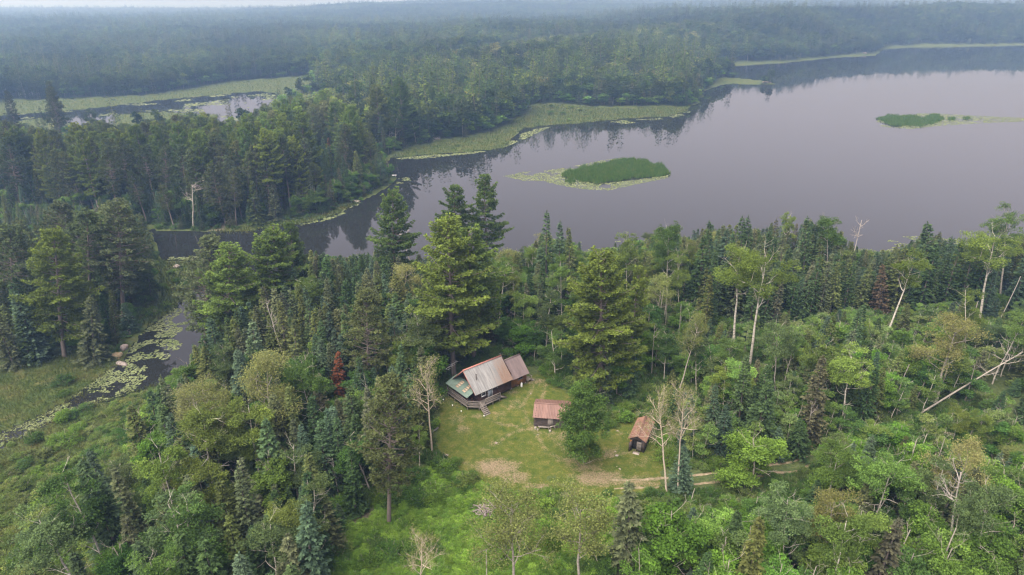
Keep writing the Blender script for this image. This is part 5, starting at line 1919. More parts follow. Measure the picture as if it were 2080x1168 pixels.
for v0, v1 in ((2.05, 2.85), (4.05, 4.85)):
    for f0, f1 in ((.22, .36), (.40, .54), (.58, .72), (.75, .84)):
        q = Geo()
        p0 = np.array([pe[0] + (pr[0] - pe[0]) * f0, 0, pe[1] + (pr[1] - pe[1]) * f0 + .055]); p1 = np.array([pe[0] + (pr[0] - pe[0]) * f1, 0, pe[1] + (pr[1] - pe[1]) * f1 + .055])
        q.bar(p0 + [0, (v0 + v1) / 2, 0], p1 + [0, (v0 + v1) / 2, 0], v1 - v0, .02)
        part('skylight_panel', q, 'tan_panel', cabin)
# deck
OUT = [(-1.05, 7.0), (-1.05, .95), (.45, -.5), (5.05, -.5), (5.05, .9), (1.15, .9), (1.15, 7.0)]
g = Geo()
def deck_poly(g, zt):
    # boards along u, cut to the outline
    v = -.5
    while v < 7.0:
        c = v + .07
        xs = []
        for i in range(len(OUT)):
            (ax, ay), (bx_, by_) = OUT[i], OUT[(i + 1) % len(OUT)]
            if (ay > c) != (by_ > c):
                xs.append(ax + (c - ay) / (by_ - ay) * (bx_ - ax))
        xs.sort()
        for a_, b_ in zip(xs[::2], xs[1::2]):
            g.box(((a_ + b_) / 2, c, zt - .02), (b_ - a_, .128, .04))
        v += .14
deck_poly(g, FL)
part('deck_floor', g, 'grey_boards', cabin)
g = Geo()
for (ax, ay), (bx_, by_) in zip(OUT[:4], OUT[1:5]):
    g.bar((ax, ay, FL - .14), (bx_, by_, FL - .14), .05, .2)
for p_ in [(-.95, 6.8), (-.95, 4.8), (-.95, 2.9), (-.95, 1.0), (.45, -.4), (1.9, -.4), (3.4, -.4), (4.9, -.4)]:
    g.bar((p_[0], p_[1], -.2), (p_[0], p_[1], FL - .04), .12, .12)
part('deck_beam', g, 'grey_boards', cabin)


def railing(p0, p1, skip_post=False, boards=2):
    p0, p1 = np.array(p0, float), np.array(p1, float)
    L = np.linalg.norm(p1 - p0)
    k = max(1, int(round(L / 1.5)))
    for i in range(k + 1):
        p = p0 + (p1 - p0) * i / k
        q = Geo(); q.bar((p[0], p[1], FL), (p[0], p[1], FL + .95), .09, .09)
        part('rail_post', q, 'grey_boards', cabin)
    q = Geo(); q.bar((p0[0], p0[1], FL + .97), (p1[0], p1[1], FL + .97), .16, .045)
    part('handrail', q, 'grey_boards', cabin)
    for b_ in range(boards):
        q = Geo(); q.bar((p0[0], p0[1], FL + .22 + .34 * b_), (p1[0], p1[1], FL + .22 + .34 * b_), .03, .2)
        part('rail_board', q, 'grey_boards', cabin)


railing((-1.0, 6.9), (-1.0, 1.0))
railing((-1.0, .95), (.42, -.42), boards=3)
railing((1.75, -.46), (5.0, -.46))
for p_ in [(-.95, 6.9), (-.95, 4.9), (-.95, 2.9), (-.95, .95)]:
    q = Geo(); q.bar((p_[0], p_[1], FL), (p_[0], p_[1], 2.66), .1, .1); part('porch_post', q, 'dark_boards', cabin)
q = Geo(); q.bar((-.95, .8, 2.66), (-.95, 7.05, 2.66), .08, .14); part('porch_beam', q, 'dark_boards', cabin)
# stairs down to the lawn
st = Geo()
for s_ in (0, 1):
    st.bar((.55 + 1.08 * s_, -.5, FL - .1), (.30 + 1.05 * s_, -2.35, -.08), .05, .22)
stair = part('stair', st, 'grey_boards', cabin)
for i in range(6):
    f = (i + .5) / 6
    q = Geo(); q.box((1.10 - .26 * f, -.5 - 1.9 * f, FL - .02 - .85 * f), (1.16, .27, .05)); part('tread', q, 'grey_boards', stair)
q = Geo()
q.bar((.55, -.5, FL + .95), (.32, -2.2, .95), .06, .09); q.bar((.32, -2.2, -.1), (.32, -2.2, .95), .08, .08)
part('stair_rail', q, 'grey_boards', stair)
# grey ramp at the end of the deck and the small landing at the back door
q = Geo(); q.bar((5.1, .2, FL - .05), (6.7, .2, .06), 1.15, .06); part('ramp', q, 'grey_boards', cabin)
q = Geo(); q.box((13.1, 1.9, .5), (1.1, 1.5, .06)); q.box((13.8, 1.6, .25), (.35, 1.1, .05)); q.box((14.15, 1.6, .08), (.35, 1.1, .05))
for a_, b_ in ((12.6, 1.2), (13.6, 1.2), (13.6, 2.6)):
    q.bar((a_, b_, -.1), (a_, b_, 1.3), .08, .08)
q.bar((12.6, 1.2, 1.25), (13.6, 1.2, 1.25), .05, .08); q.bar((13.6, 1.2, 1.25), (13.6, 2.6, 1.25), .05, .08)
part('back_landing', q, 'grey_boards', cabin)
q = Geo()
for a_ in (9.0, 10.6, 12.3):
    q.box((a_, 1.5, .1), (.3, .3, .5))
part('pier', q, 'stone', cabin)


def world_at(root, p):
    c_, s_ = cos(root.rotation_euler.z), sin(root.rotation_euler.z)
    return (root.location.x + c_ * p[0] - s_ * p[1], root.location.y + s_ * p[0] + c_ * p[1], root.location.z + p[2])


def cab(p):
    return world_at(cabin, p)


# things at the cabin
o = thing('wall_lantern', 'tan lantern hanging on the dark cabin wall right of the door', 'lantern', cab((5.4, .86, FL + 1.15)), CAB_Y)
q = Geo(); q.tube([(0, 0, 0), (0, 0, .08), (0, 0, .3), (0, 0, .36)], [.04, .13, .1, .03], 8, cap=True); part('lantern_body', q, 'tan_panel', o)
q = Geo(); q.bar((0, 0, .36), (0, .04, .5), .02, .02); part('bracket', q, 'pipe', o)
o = thing('gas_bottle', 'small white gas bottle standing below the addition window', 'gas bottle', cab((11.0, .9, 0)), CAB_Y)
q = Geo(); q.tube([(0, 0, -.02), (0, 0, .08), (0, 0, .7), (0, 0, .84), (0, 0, .9)], [.17, .19, .19, .13, .04], 10, cap=True); part('tank', q, 'white_paint', o)
q = Geo(); q.tube([(0, 0, .88), (0, 0, 1.0)], [.05, .05], 6, cap=True); part('valve', q, 'steel', o)


def chair(loc, rz, label):
    o = thing('deck_chair', label, 'chair', loc, rz, 'chairs on the cabin deck')
    q = Geo(); q.box((0, 0, .42), (.5, .48, .05)); part('seat', q, 'dark_boards', o)
    q = Geo(); q.bar((0, .24, .42), (0, .36, .95), .5, .04); part('backrest', q, 'dark_boards', o)
    for a_ in (-.22, .22):
        for b_ in (-.2, .2):
            q = Geo(); q.bar((a_, b_, 0), (a_, b_, .42), .05, .05); part('leg', q, 'dark_boards', o)


chair(cab((.35, 1.2, FL)), CAB_Y + .4, 'dark deck chair at the front corner of the green porch')
chair(cab((-.3, 2.6, FL)), CAB_Y + 1.4, 'dark deck chair under the green porch roof')
for (u_, v_), lb in (((-.2, -2.6), 'white garden lantern in the grass left of the steps'), ((-2.3, 1.0), 'white garden lantern in the grass by the deck corner'), ((-2.4, 3.4), 'white garden lantern in the grass along the porch'), ((-2.6, 5.9), 'white garden lantern in the grass at the far porch end')):
    o = thing('path_light', lb, 'garden light', cab((u_, v_, 0)), 0, 'small garden lights round the deck')
    q = Geo(); q.bar((0, 0, -.05), (0, 0, .3), .03, .03); part('stake', q, 'steel', o)
    q = Geo(); q.tube([(0, 0, .28), (0, 0, .42), (0, 0, .5)], [.05, .12, .02], 8, cap=True); part('lamp', q, 'white_paint', o)
# aerial on a mast beside the porch
o = thing('aerial', 'thin metal television aerial on a mast behind the green porch', 'aerial', cab((.6, 7.6, 0)), CAB_Y + .3)
q = Geo(); q.tube([(0, 0, -.2), (0, 0, 5.6)], [.025, .02], 6); part('mast', q, 'steel', o)
q = Geo(); q.bar((-1.7, 0, 5.3), (1.4, 0, 5.5), .035, .035); part('boom', q, 'steel', o)
for i in range(7):
    f = i / 6
    q = Geo(); q.bar((-1.6 + 2.9 * f, -.75 + .3 * f, 5.31 + .19 * f), (-1.6 + 2.9 * f, .75 - .3 * f, 5.31 + .19 * f), .022, .022); part('element', q, 'steel', o)

# ---- the brown shed
WS = P(1081.9, 848, 2.0)
shed = thing('woodshed', 'low black log shed with a rose brown metal roof in the middle of the lawn', 'shed', (WS[0], WS[1], 0), radians(-7))
Ls, run, rise = 6.0, 2.8, 1.0
def gabled(parent, L, run, rise, eave, mat, sheet, n, rib, rust=None):
    roof_sheets(parent, sheet, 0, L, n, (0, eave), (run, eave + rise), mat, rib)
    roof_sheets(parent, sheet, 0, L, n, (2 * run + .02, eave), (run + .02, eave + rise), mat, rib)
    g = Geo()
    g.bar((0, run - .07, eave + rise + .05), (L, run - .07, eave + rise + .05), .17, .025); g.bar((0, run + .09, eave + rise + .05), (L, run + .09, eave + rise + .05), .17, .03)
    part('ridge_cap', g, mat, parent)
gabled(shed, Ls, run, rise, 2.0, 'rose_roof', 'roof_sheet', 8, .23)
g = Geo()
for i in range(9):
    z_ = .12 + i * .23
    for a_, b_ in (((.25, .5), (Ls - .25, .5)), ((.25, 2 * run - .5), (Ls - .25, 2 * run - .5))):
        g.tube([(a_[0] - .15 * (i % 2), a_[1], z_), (b_[0] + .15 * (i % 2), b_[1], z_)], [.125, .115], 7, cap=True)
    for u_ in (.45, Ls - .45):
        g.tube([(u_, .35, z_ + .11), (u_, 2 * run - .35, z_ + .11)], [.12, .12], 7, cap=True)
part('log_wall', g, 'black_logs', shed)
g = Geo()
for u_ in (.45, Ls - .45):
    for k in range(4):
        hw = 2.1 - k * .55
        g.box((u_, run, 2.2 + k * .2), (.1, 2 * hw, .19))
part('gable', g, 'black_logs', shed)
g = Geo(); g.box((2.9, .36, .95), (.9, .06, 1.6)); part('door', g, 'grey_boards', shed)
def wsp(p):
    return world_at(shed, p)
o = thing('bench', 'long grey plank bench along the front wall of the brown shed', 'bench', wsp((1.9, -.15, 0)), radians(-7))
q = Geo(); q.box((0, 0, .45), (1.9, .38, .06)); part('seat', q, 'grey_boards', o)
for a_ in (-.75, .75):
    q = Geo(); q.box((a_, 0, .2), (.08, .34, .44)); part('leg', q, 'grey_boards', o)
o = thing('sawhorse', 'pale wooden sawhorse at the front wall of the brown shed', 'sawhorse', wsp((3.3, -.2, 0)), radians(20))
q = Geo(); q.box((0, 0, .72), (.9, .12, .1)); part('beam', q, 'twigs', o)
for a_ in (-.35, .35):
    for s_ in (-1, 1):
        q = Geo(); q.bar((a_, .03 * s_, .7), (a_, .28 * s_, -.02), .07, .05); part('leg', q, 'grey_boards', o)
for i, (u_, v_, r_, lb) in enumerate([(.5, -.25, .2, 'grey chopping block at the near corner of the brown shed'), (2.9, -.75, .17, 'pale log round lying before the shed bench'), (.9, -.6, .14, 'small log round beside the chopping block')]):
    q = Geo(); q.tube([(0, 0, -.02), (0, 0, .36 - .05 * i)], [r_, r_ * .95], 9, cap=True)
    o = put('log_round', q.mesh('log_round', [M['twigs']]), wsp((u_, v_, 0)))
    tag(o, lb, 'log', 'log rounds at the brown shed')

# ---- the tool shed
TS = np.array([20.49, 86.61])
ty = radians(66.5)
e_ = np.array([cos(ty), sin(ty)])
TS = TS - e_ * .1
tool = thing('tool_shed', 'small black board shed with a rust red roof and open plank doors', 'shed', (TS[0], TS[1], 0), ty)
gabled(tool, 6.1, 1.38, .8, 2.15, 'rust_roof', 'roof_sheet', 7, .22)
g = Geo()
board_wall(g, (.35, .25), (.35, 2.5), 0, 3.0, .07, .18, vertical=True, holes=[(.45, 1.85, 0, 1.85)], top=lambda s: 2.25 + min(s, 2.25 - s) * .58)
board_wall(g, (.45, .25), (5.85, .25), 0, 2.2, .07, .19, vertical=True)
board_wall(g, (.45, 2.5), (5.85, 2.5), 0, 2.2, .07, .19, vertical=True)
board_wall(g, (5.85, .35), (5.85, 2.4), 0, 3.0, .07, .18, vertical=True, top=lambda s: 2.25 + min(s, 2.05 - s) * .58)
part('wall', g, 'black_logs', tool)
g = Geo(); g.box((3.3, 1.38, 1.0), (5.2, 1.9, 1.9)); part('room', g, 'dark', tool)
q = Geo()
for i in range(5):
    q.box((.27, .76 + i * .15, .95), (.04 + .012 * (i % 2), .14, 1.7))
q.box((.235, 1.06, .5), (.02, .72, .1)); q.box((.235, 1.06, 1.45), (.02, .72, .1))
part('plank_door', q, 'grey_boards', tool)
q = Geo(); q.bar((.3, 2.12, .9), (-.35, 2.5, .9), .04, 1.7); part('open_door', q, 'black_logs', tool)
q = Geo(); q.box((.29, 2.38, .95), (.05, .26, 1.8)); part('corner_board', q, 'orange_boards', tool)
q = Geo(); q.box((-.25, 1.3, .02), (.7, 1.0, .08)); part('door_step', q, 'stone', tool)


# ------------------------------------------------------------------ stones, docks, logs, brush
def stone_mesh(seed, sx, sy, sz, sub=3):
    bm = __import__('bmesh').new()
    __import__('bmesh').ops.create_icosphere(bm, subdivisions=sub, radius=1)
    r = np.random.default_rng(seed)
    dirs = rand_dirs(r, 7)
    cut = r.uniform(.42, .85, 7)
    me = bpy.data.meshes.new('stone')
    for v in bm.verts:
        p = np.array(v.co)
        for d_, c_ in zip(dirs, cut):
            t = p @ d_
            if t > c_:
                p = p - d_ * (t - c_) * .85
        p = p * (1 + .34 * (float(fbm(p[0] * 2.5 + seed, p[1] * 2.5 + p[2] * 3, seed, 3)) - .5))
        v.co = p * [sx, sy, sz]
    for f in bm.faces:
        f.smooth = True
    bm.to_mesh(me)
    bm.free()
    return me


def boulder(px_, py_, sx, sy, sz, label, mat='stone', seed=1, cat='boulder', group=None, z=None):
    p = P(px_, py_, WL + .2 if z is None else z)
    zz = float(ground_z(p[:1], p[1:2])[0])
    zz = max(zz, WL - .1)
    me = stone_mesh(seed, sx, sy, sz)
    me.materials.append(M[mat])
    o = put('boulder' if cat == 'boulder' else 'stone', me, (p[0], p[1], zz + sz * .25), rot=(0, 0, seed * 1.3))
    return tag(o, label, cat, group)


boulder(236, 725, 1.5, 1.1, .9, 'big boulder with an orange lichen top on the creek bank', 'lichen_stone', 1)
boulder(247, 738, 1.5, .8, .5, 'pink flat boulder at the water below the lichen boulder', 'stone', 2)
boulder(253, 708, .9, .7, .9, 'upright pinkish boulder at the creek edge', 'stone', 3)
boulder(262, 676, .9, .6, .7, 'pale grey boulder above the lily pads', 'stone', 4)
boulder(250, 655, 2.2, 1.8, 1.3, 'broad mossy orange boulder on the creek bank', 'lichen_stone', 5)
boulder(316, 632, .7, .5, .5, 'small grey boulder at the head of the lily creek', 'stone', 6)
boulder(1558, 168, 4, 2, .9, 'low bare rock at the tip of the spit', 'stone', 7)
boulder(1905, 90, 6, 4, 2.4, 'pale rock face on the farthest shore', 'stone', 8)
boulder(1755, 111, 3, 2, .9, 'pale rock on the far north shore', 'stone', 9)
boulder(1405, 172, 5, 3, 1.6, 'rounded rock on the point beside the spit', 'stone', 10)
boulder(268, 176, 5, 3, 3, 'pale rock at the wood edge beyond the marsh pond', 'stone', 11)
boulder(358, 543, 1.2, .8, .6, 'white boulder on the marshy bank of the channel', 'stone', 12)
for i, (px_, py_, s_, lb) in enumerate([(1008, 900, .28, 'flat grey stone in the middle of the lawn'), (1253, 926, .3, 'pale stone on the bare spot by the tool shed'), (1249, 917, .2, 'smaller pale stone by the tool shed bare spot'), (1259, 953, .22, 'grey stone in the lawn toward the track'), (1253, 948, .16, 'little stone beside the grey one toward the track'),
                                        (1296, 838, .0, ''), (1255, 876, .24, 'stone in the grass between the bush and the tool shed'), (1092, 883, .2, 'stone in the grass below the brown shed'), (1078, 800, .18, 'stone beside the wheel marks near the addition'), (905, 926, .45, 'flat pinkish stone at the lawn edge by the ferns'), (812, 1058, .55, 'pinkish stone in the ferns beside the bare-trunked pine')]):
    if s_:
        boulder(px_, py_, s_, s_ * .8, s_ * .5, lb, 'stone', 30 + i, 'stone', 'stones in the grass', 0)


def dock(px_, py_, L, W, yaw, mat, label):
    p = P(px_, py_, WL + .4)
    o = thing('dock', label, 'dock', (p[0], p[1], WL), yaw, 'small docks on the far bank')
    n = int(L / .3)
    for i in range(n):
        q = Geo(); q.box((-L / 2 + (i + .5) * L / n, 0, .42), (L / n * .92, W, .05)); part('plank', q, mat, o)
    for a_ in (-L * .4, 0, L * .4):
        for b_ in (-W * .42, W * .42):
            q = Geo(); q.tube([(a_, b_, -1.0), (a_, b_, .55)], [.06, .06], 6); part('post', q, mat, o)


dock(796, 356, 3.6, 1.3, .05, 'white_paint', 'white floating dock at the tip of the pine point')
dock(716, 407, 5.5, 1.5, -.45, 'deadwood', 'weathered brown dock on the channel bank')

# weathered plank on the lawn edge, and the brush piles
q = Geo(); q.box((0, 0, .12), (1.5, .28, .2))
tag(put('timber', q.mesh('timber', [M['deadwood']]), (*P(884, 874, 0)[:2], 0), rot=(0, 0, 1.0)), 'short pale timber lying at the edge of the lawn below the porch', 'timber')


def brush(px_, py_, R, n, mat, label, seed, h=.8):
    r = np.random.default_rng(seed)
    p = P(px_, py_, 0)
    z_ = float(ground_z(p[:1], p[1:2])[0])
    o = thing('brush_pile', label, 'brush pile', (p[0], p[1], z_), 0, 'heaps of cut branches')
    for i in range(n):
        a_, q_ = r.uniform(0, 2 * pi), R * r.random() ** .5 * .8
        c = np.array([q_ * cos(a_), q_ * sin(a_), r.uniform(.05, h) * (1 - .6 * q_ / R)])
        d = unit(np.array([*r.normal(size=2), r.normal(0, .22)]))
        l_ = r.uniform(.5, 1.2) * R * .6
        g = Geo()
        g.tube([c - d * l_, c + r.normal(0, .06, 3), c + d * l_], [.055, .045, .015], 5, cap=True)
        b = put('branch', g.mesh('branch', [M[mat]]), parent=o)


M['purple_twigs'] = rough_mat('purplish_brush', [(.3, (.13, .10, .10)), (.7, (.30, .25, .245))], 4, .9)
brush(990, 1042, 2.0, 90, 'purple_twigs', 'heap of purplish cut branches among the ferns below the lawn', 5, 1.3)
brush(1486, 622, 3.0, 60, 'purple_twigs', 'pinkish heap of dead branches under the straight aspens', 6, 3.0)
brush(1492, 876, 1.5, 40, 'deadwood', 'pale heap of cut branches among the saplings right of the tool shed', 7, 1.0)
brush(694, 1138, 1.2, 30, 'purple_twigs', 'small heap of cut branches at the lower fern edge', 8, .7)
brush(1026, 722, 1.6, 40, 'deadwood', 'grey heap of branches behind the cabin addition', 9, 1.0)
brush(1670, 700, 2.2, 34, 'deadwood', 'scattered grey branches in the young growth', 10, .8)
brush(880, 284, 4.5, 26, 'deadwood', 'bleached driftwood tangle on the reedy shore', 11, 1.6)

# the fallen trunk that hangs in the trees at the right
a_, b_ = P(1868, 842, 0), P(2085, 700, 0)
a3 = np.array([a_[0], a_[1], .2])
xx, zz_ = at_height(2078, 715, a_[1] + 6)
b3 = np.array([xx, a_[1] + 6, zz_])
fall = thing('fallen_tree', 'long fallen trunk hanging slantwise in the young growth', 'fallen tree', tuple(a3))
g = Geo(); d3 = b3 - a3
g.tube([np.zeros(3), d3 * .33 + [0, 0, .15], d3 * .66 + [0, 0, .2], d3], [.17, .15, .12, .06], 7, cap=True)
part('trunk', g, 'twigs', fall)
g = Geo(); r_ = np.random.default_rng(9); en = []
for i in range(9):
    limb(r_, g, d3 * r_.uniform(.45, .98) + [0, 0, .15], r_.normal(size=3) + [0, 0, .4], 2.6, .07, 1, en, .25, 4)
part('branches', g, 'twigs', fall)
o = thing('stub', 'broken stub with bright orange wood in the young growth', 'stub', (*P(1876, 705, 0)[:2], 0))
q = Geo(); q.tube([(0, 0, -.3), (0, 0, 3.0), (.05, 0, 3.9)], [.16, .14, .08], 7, cap=True); part('trunk', q, 'bark_dark', o)
M['fresh_wood'] = rough_mat('fresh_orange_wood', [(.3, (.42, .17, .04)), (.7, (.6, .28, .08))], 3, .8)
q = Geo(); q.tube([(.05, 0, 3.9), (.1, 0, 4.3), (.25, 0, 4.7)], [.2, .22, .05], 6, cap=True); part('splintered_top', q, 'fresh_wood', o)

# ------------------------------------------------------------------ reeds, lily pads, grass
def blade_mat(name, stops, scale=.35, trans=.3):
    m, nt, nd, lk, out = new_mat(name)
    geo = nd.new('ShaderNodeNewGeometry')
    f = noise(nd, lk, scale, 4, .6, geo.outputs['Position'])
    c = ramp(nd, lk, f, stops)
    t_ = N(nd, 'ShaderNodeAttribute', attribute_name='tint').outputs['Fac']
    v = math_(nd, lk, 'MULTIPLY_ADD', t_, .9); v.node.inputs[2].default_value = .55
    vm = nd.new('ShaderNodeVectorMath'); vm.operation = 'SCALE'
    lk.new(c, vm.inputs[0]); lk.new(v, vm.inputs['Scale'])
    d = nd.new('ShaderNodeBsdfDiffuse'); lk.new(vm.outputs[0], d.inputs[0])
    t = nd.new('ShaderNodeBsdfTranslucent'); lk.new(vm.outputs[0], t.inputs[0])
    mx = nd.new('ShaderNodeMixShader'); mx.inputs[0].default_value = trans
    lk.new(d.outputs[0], mx.inputs[1]); lk.new(t.outputs[0], mx.inputs[2]); lk.new(mx.outputs[0], out.inputs[0])
    return m


M['reeds'] = blade_mat('dark_reeds', [(.3, (.036, .082, .014)), (.5, (.060, .115, .020)), (.7, (.095, .125, .032))], .45)
M['marsh_blades'] = blade_mat('marsh_sedge', [(.25, (.030, .056, .016)), (.42, (.050, .078, .021)), (.55, (.072, .088, .026)), (.68, (.112, .10, .042)), (.8, (.06, .078, .024))], .16)
M['lawn_blades'] = blade_mat('lawn_grass', [(.3, (.075, .125, .026)), (.6, (.13, .17, .045)), (.75, (.24, .21, .10))], .9)
M['pads'] = blade_mat('lily_leaves', [(.3, (.095, .122, .050)), (.6, (.135, .156, .078)), (.8, (.18, .195, .115))], .3, .15)


def in_polys(x, y, polys, grow=0):
    d = np.full(len(x), 1e9)
    for p_ in polys:
        d = np.minimum(d, poly_sd(x, y, p_))
    return d < grow


def blade_field(x, y, z, h, w, mat, name, k=2, lean=.25):
    n = len(x)
    g = Geo()
    for q in range(k):
        a_ = RNG.uniform(0, 2 * pi, n)
        hh = h * RNG.uniform(.6, 1.25, n)
        ox, oy = RNG.normal(0, w * 1.5, n), RNG.normal(0, w * 1.5, n)
        b0 = np.stack([x + ox - np.cos(a_) * w / 2, y + oy - np.sin(a_) * w / 2, z], 1)
        b1 = np.stack([x + ox + np.cos(a_) * w / 2, y + oy + np.sin(a_) * w / 2, z], 1)
        tp = np.stack([x + ox + RNG.normal(0, lean, n) * hh, y + oy + RNG.normal(0, lean, n) * hh, z + hh], 1)
        g.quads(np.stack([b0, b1, tp], 1), 0, np.clip(RNG.normal(.5, .2, n), 0, 1))
    return g.mesh(name, [M[mat]])


ISLE1 = [wpoly([(1145, 353), (1160, 347), (1205, 339), (1225, 333), (1240, 328), (1268, 325), (1310, 327), (1345, 338), (1361, 352), (1335, 359), (1290, 362), (1250, 367), (1216, 372), (1180, 367), (1150, 360)], WL), wpoly([(1144, 369), (1150, 364), (1160, 365), (1163, 370), (1155, 374)], WL)]
ISLE2 = [wpoly([(1782, 241), (1800, 236), (1850, 236), (1882, 241), (1886, 234), (1906, 233), (1914, 243), (1895, 251), (1860, 257), (1808, 254)], WL), wpoly([(1925, 241), (1938, 239), (1940, 243), (1928, 245)], WL), wpoly([(1955, 241), (1966, 239), (1968, 243)], WL)]
for isl, lb, sp in ((ISLE1, 'dark green reed island in the lily pads on the lake', .30), (ISLE2, 'farther dark green reed islet on the open lake', .5)):
    P_ = np.concatenate([np.array(i_) for i_ in isl])
    x, y = jitter_grid(P_[:, 0].min(), P_[:, 0].max(), P_[:, 1].min(), P_[:, 1].max(), sp, RNG)
    ok = in_polys(x + (fbm(x / 2.5, y / 2.5, 5) - .5) * 6, y + (fbm(x / 2.5, y / 2.5, 6) - .5) * 9, isl)
    x, y = x[ok], y[ok]
    me = blade_field(x, y, np.full(len(x), WL - .05), .5 + 1.9 * fbm(x / 3, y / 3, 8), sp * .55, 'reeds', 'reed_island', 2, .12)
    tag(put('reed_island', me), lb, 'reed island', 'reed islands in the lake')

# marsh sedge
x, y = jitter_grid(-120, -30, 50, 125, .33, RNG)
fx_, fy_, _ = pix(x, y, WL)
ok = (fx_ > -60) & (fy_ < 1230)
x, y, fx_ = x[ok], y[ok], fx_[ok]
sd = water_sd(x, y)
ok = (in_polys(x, y, MARSHES, 3)) & ((sd > -.4) | ((sd > -2.2) & (fx_ < 215) & (RNG.random(len(x)) < .5))) & (RNG.random(len(x)) < .75)
x, y, sd = x[ok], y[ok], sd[ok]
me = blade_field(x, y, np.maximum(ground_z(x, y, sd), WL) - .03, .62, .09, 'marsh_blades', 'marsh_sedge', 3, .4)
tag(put('marsh_sedge', me), 'yellow green sedge of the near marsh', kind='stuff')
pts = []
for (x0, x1, y0, y1, s_) in ((-140, -40, 130, 250, .7), (-80, 120, 225, 480, 1.15), (-420, -90, 380, 640, 2.2)):
    pts.append(jitter_grid(x0, x1, y0, y1, s_, RNG))
x, y = (np.concatenate(q) for q in zip(*pts))
sd = water_sd(x, y)
ok = in_polys(x, y, MARSHES, 0) & (sd > -.8)
x, y, sd = x[ok], y[ok], sd[ok]
me = blade_field(x, y, np.maximum(ground_z(x, y, sd), WL) - .03, 1.0, .3, 'marsh_blades', 'shore_sedge', 2, .3)
tag(put('shore_sedge', me), 'green sedge along the far shores', kind='stuff')
# lawn tufts
x, y = jitter_grid(LX.min(), LX.max(), LY.min(), LY.max(), .2, RNG)
ok = (poly_sd(x, y, CLEARING) < .6) & ~in_keep_out(x, y) & (RNG.random(len(x)) < .8 * (fbm(x / 2, y / 2, 23) > .42))
x, y = x[ok], y[ok]
me = blade_field(x, y, ground_z(x, y) + .02, .13, .05, 'lawn_blades', 'grass_tufts', 2, .6)
tag(put('grass_tufts', me), 'short tufts of grass on the lawn', kind='stuff')

# bog bushes
x, y = jitter_grid(-95, -20, 48, 110, 1.35, RNG)
fx_, fy_, _ = pix(x, y, 0)
BOGP = wpoly([(-160, 985), (60, 905), (200, 830), (300, 770), (350, 765), (345, 900), (330, 1000), (300, 1150), (250, 1420), (-160, 1420)])
bd_ = poly_sd(x, y, BOGP)
thick = smooth(.34, .56, fbm(x / 9, y / 9, 71, 3) + .22 * smooth(0, -16, bd_) + .12 * smooth(900, 1168, fy_))
ok = (bd_ < 0) & (water_sd(x, y) > 1.5) & (RNG.random(len(x)) < .12 + .9 * thick)
x, y = x[ok], y[ok]
scatter('bog_shrubbery', 'low green shrubs of the bog', *cover(x, y, .22, 1.05, [(.115, .165, .050), (.095, .145, .044), (.145, .175, .060), (.105, .135, .055)], .8), low)

# lily pads
def pads(polys, s_, rmin, rmax, thr, sc=6.0, seed=3, anis=1.0):
    P_ = np.concatenate([np.array(i_) for i_ in polys])
    x, y = jitter_grid(P_[:, 0].min(), P_[:, 0].max(), P_[:, 1].min(), P_[:, 1].max(), s_, RNG)
    ok = in_polys(x, y, polys) & (fbm(x / sc, y / (sc * anis), seed, 4) > thr) & (water_sd(x, y) < .1) & (RNG.random(len(x)) < .72)
    x, y = x[ok], y[ok]
    n = len(x)
    rr_ = RNG.uniform(rmin, rmax, n)
    a_ = RNG.uniform(0, 2 * pi, n)
    th = np.linspace(.25, 2 * pi - .25, 7)
    V = np.zeros((n, 8, 3))
    V[:, 0] = np.stack([x, y, np.full(n, WL + .012)], 1)
    for k in range(7):
        q_ = rr_ * (1 - .12 * (k % 2))
        V[:, k + 1] = np.stack([x + q_ * np.cos(a_ + th[k]), y + q_ * np.sin(a_ + th[k]), WL + .012 + RNG.uniform(0, .03, n)], 1)
    F = (np.arange(n)[:, None, None] * 8 + np.array([[0, k, k + 1] for k in range(1, 7)])[None]).reshape(-1, 3)
    return V.reshape(-1, 3), F, np.repeat(np.clip(RNG.normal(.5, .22, n), 0, 1), 6)


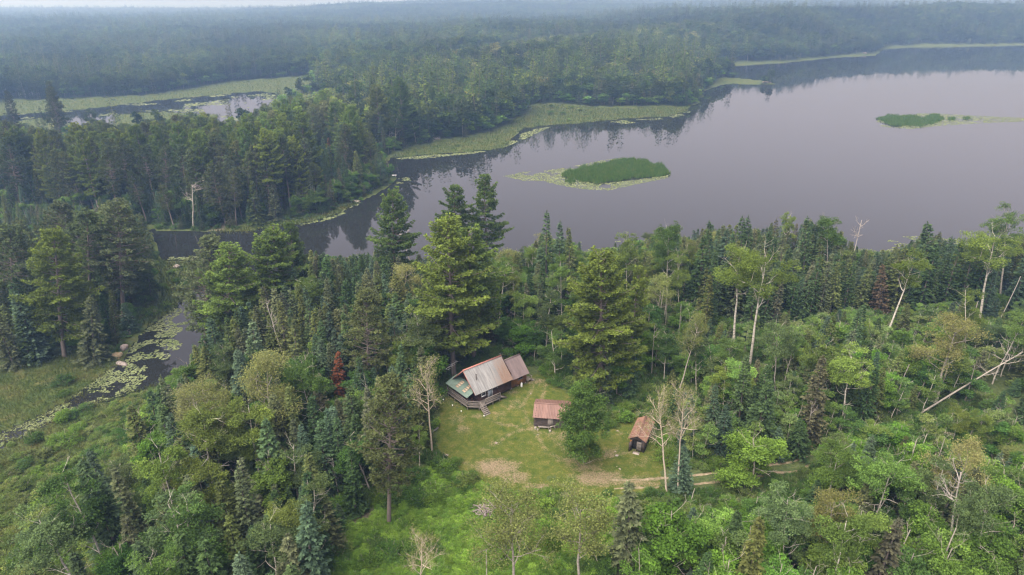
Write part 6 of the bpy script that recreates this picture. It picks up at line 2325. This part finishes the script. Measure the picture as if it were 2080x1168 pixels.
g = Geo()
for polys, s_, a, b, thr, sc, an in (
        ([wpoly([(1022, 358), (1060, 350), (1120, 345), (1180, 335), (1225, 325), (1262, 321), (1270, 326), (1200, 338), (1145, 352), (1145, 360), (1215, 373), (1290, 366), (1345, 357), (1362, 354), (1355, 362), (1300, 373), (1235, 387), (1180, 384), (1120, 373), (1060, 367)], WL)], .5, .2, .44, .34, 6, 1),
        ([wpoly([(1840, 231), (1900, 230), (1960, 234), (2090, 240), (2300, 242), (2300, 247), (2090, 246), (1980, 251), (1900, 257), (1850, 262), (1790, 258), (1780, 246)], WL)], .9, .35, .75, .37, 10, 1),
        ([wpoly([(600, 448), (660, 436), (712, 418), (725, 408), (735, 408), (715, 428), (670, 446), (610, 458)], WL)], .5, .25, .5, .36, 5, 1),
        ([wpoly([(785, 320), (860, 314), (960, 306), (1010, 300), (1040, 280), (1080, 264), (1120, 257), (1060, 285), (1010, 305), (960, 312), (860, 322), (785, 328)], WL)], .75, .35, .7, .46, 8, 1),
        ([wpoly([(1240, 246), (1330, 241), (1400, 226), (1405, 230), (1340, 246), (1240, 254)], WL)], 1.0, .4, .8, .5, 9, 1),
        ([wpoly([(800, 362), (830, 360), (835, 370), (805, 374)], WL)], .6, .3, .5, .5, 4, 1),
        ([wpoly([(1150, 520), (1160, 492), (1230, 490), (1400, 486), (1450, 496), (1450, 525)], WL), wpoly([(1690, 525), (1720, 502), (1800, 490), (1840, 480), (1900, 480), (1950, 488), (1960, 512)], WL)], .6, .2, .45, .56, 5, 1),
        ([wpoly([(335, 532), (345, 522), (400, 521), (425, 530)], WL)], .4, .2, .4, .35, 5, 1),
        ([wpoly([(385, 598), (412, 590), (440, 590), (400, 632), (370, 672), (345, 690), (300, 700), (262, 720), (268, 690), (330, 640)], WL)], .34, .16, .32, .46, 3.5, 1),
        ([wpoly([(265, 700), (345, 680), (372, 700), (340, 752), (300, 775), (255, 770), (245, 740)], WL)], .36, .16, .32, .54, 3.0, 1),
        ([wpoly([(-100, 950), (-100, 850), (60, 830), (150, 790), (222, 745), (255, 752), (300, 765), (270, 795), (180, 835), (60, 890), (0, 925)], WL)], .27, .12, .25, .44, 2.2, .8),
        ([wpoly([(-60, 262), (-60, 240), (230, 214), (430, 192), (560, 188), (560, 210), (470, 255), (445, 235), (230, 235)], WL)], 1.5, .6, 1.2, .6, 14, 1)):
    V, F, T_ = pads(polys, s_, a, b, thr, sc, int(s_ * 100), an)
    if len(F):
        g.faces(V, F, 0, T_)
tag(put('lily_pads', g.mesh('lily_pads', [M['pads']])), 'yellow green lily pads floating on the water', kind='stuff')
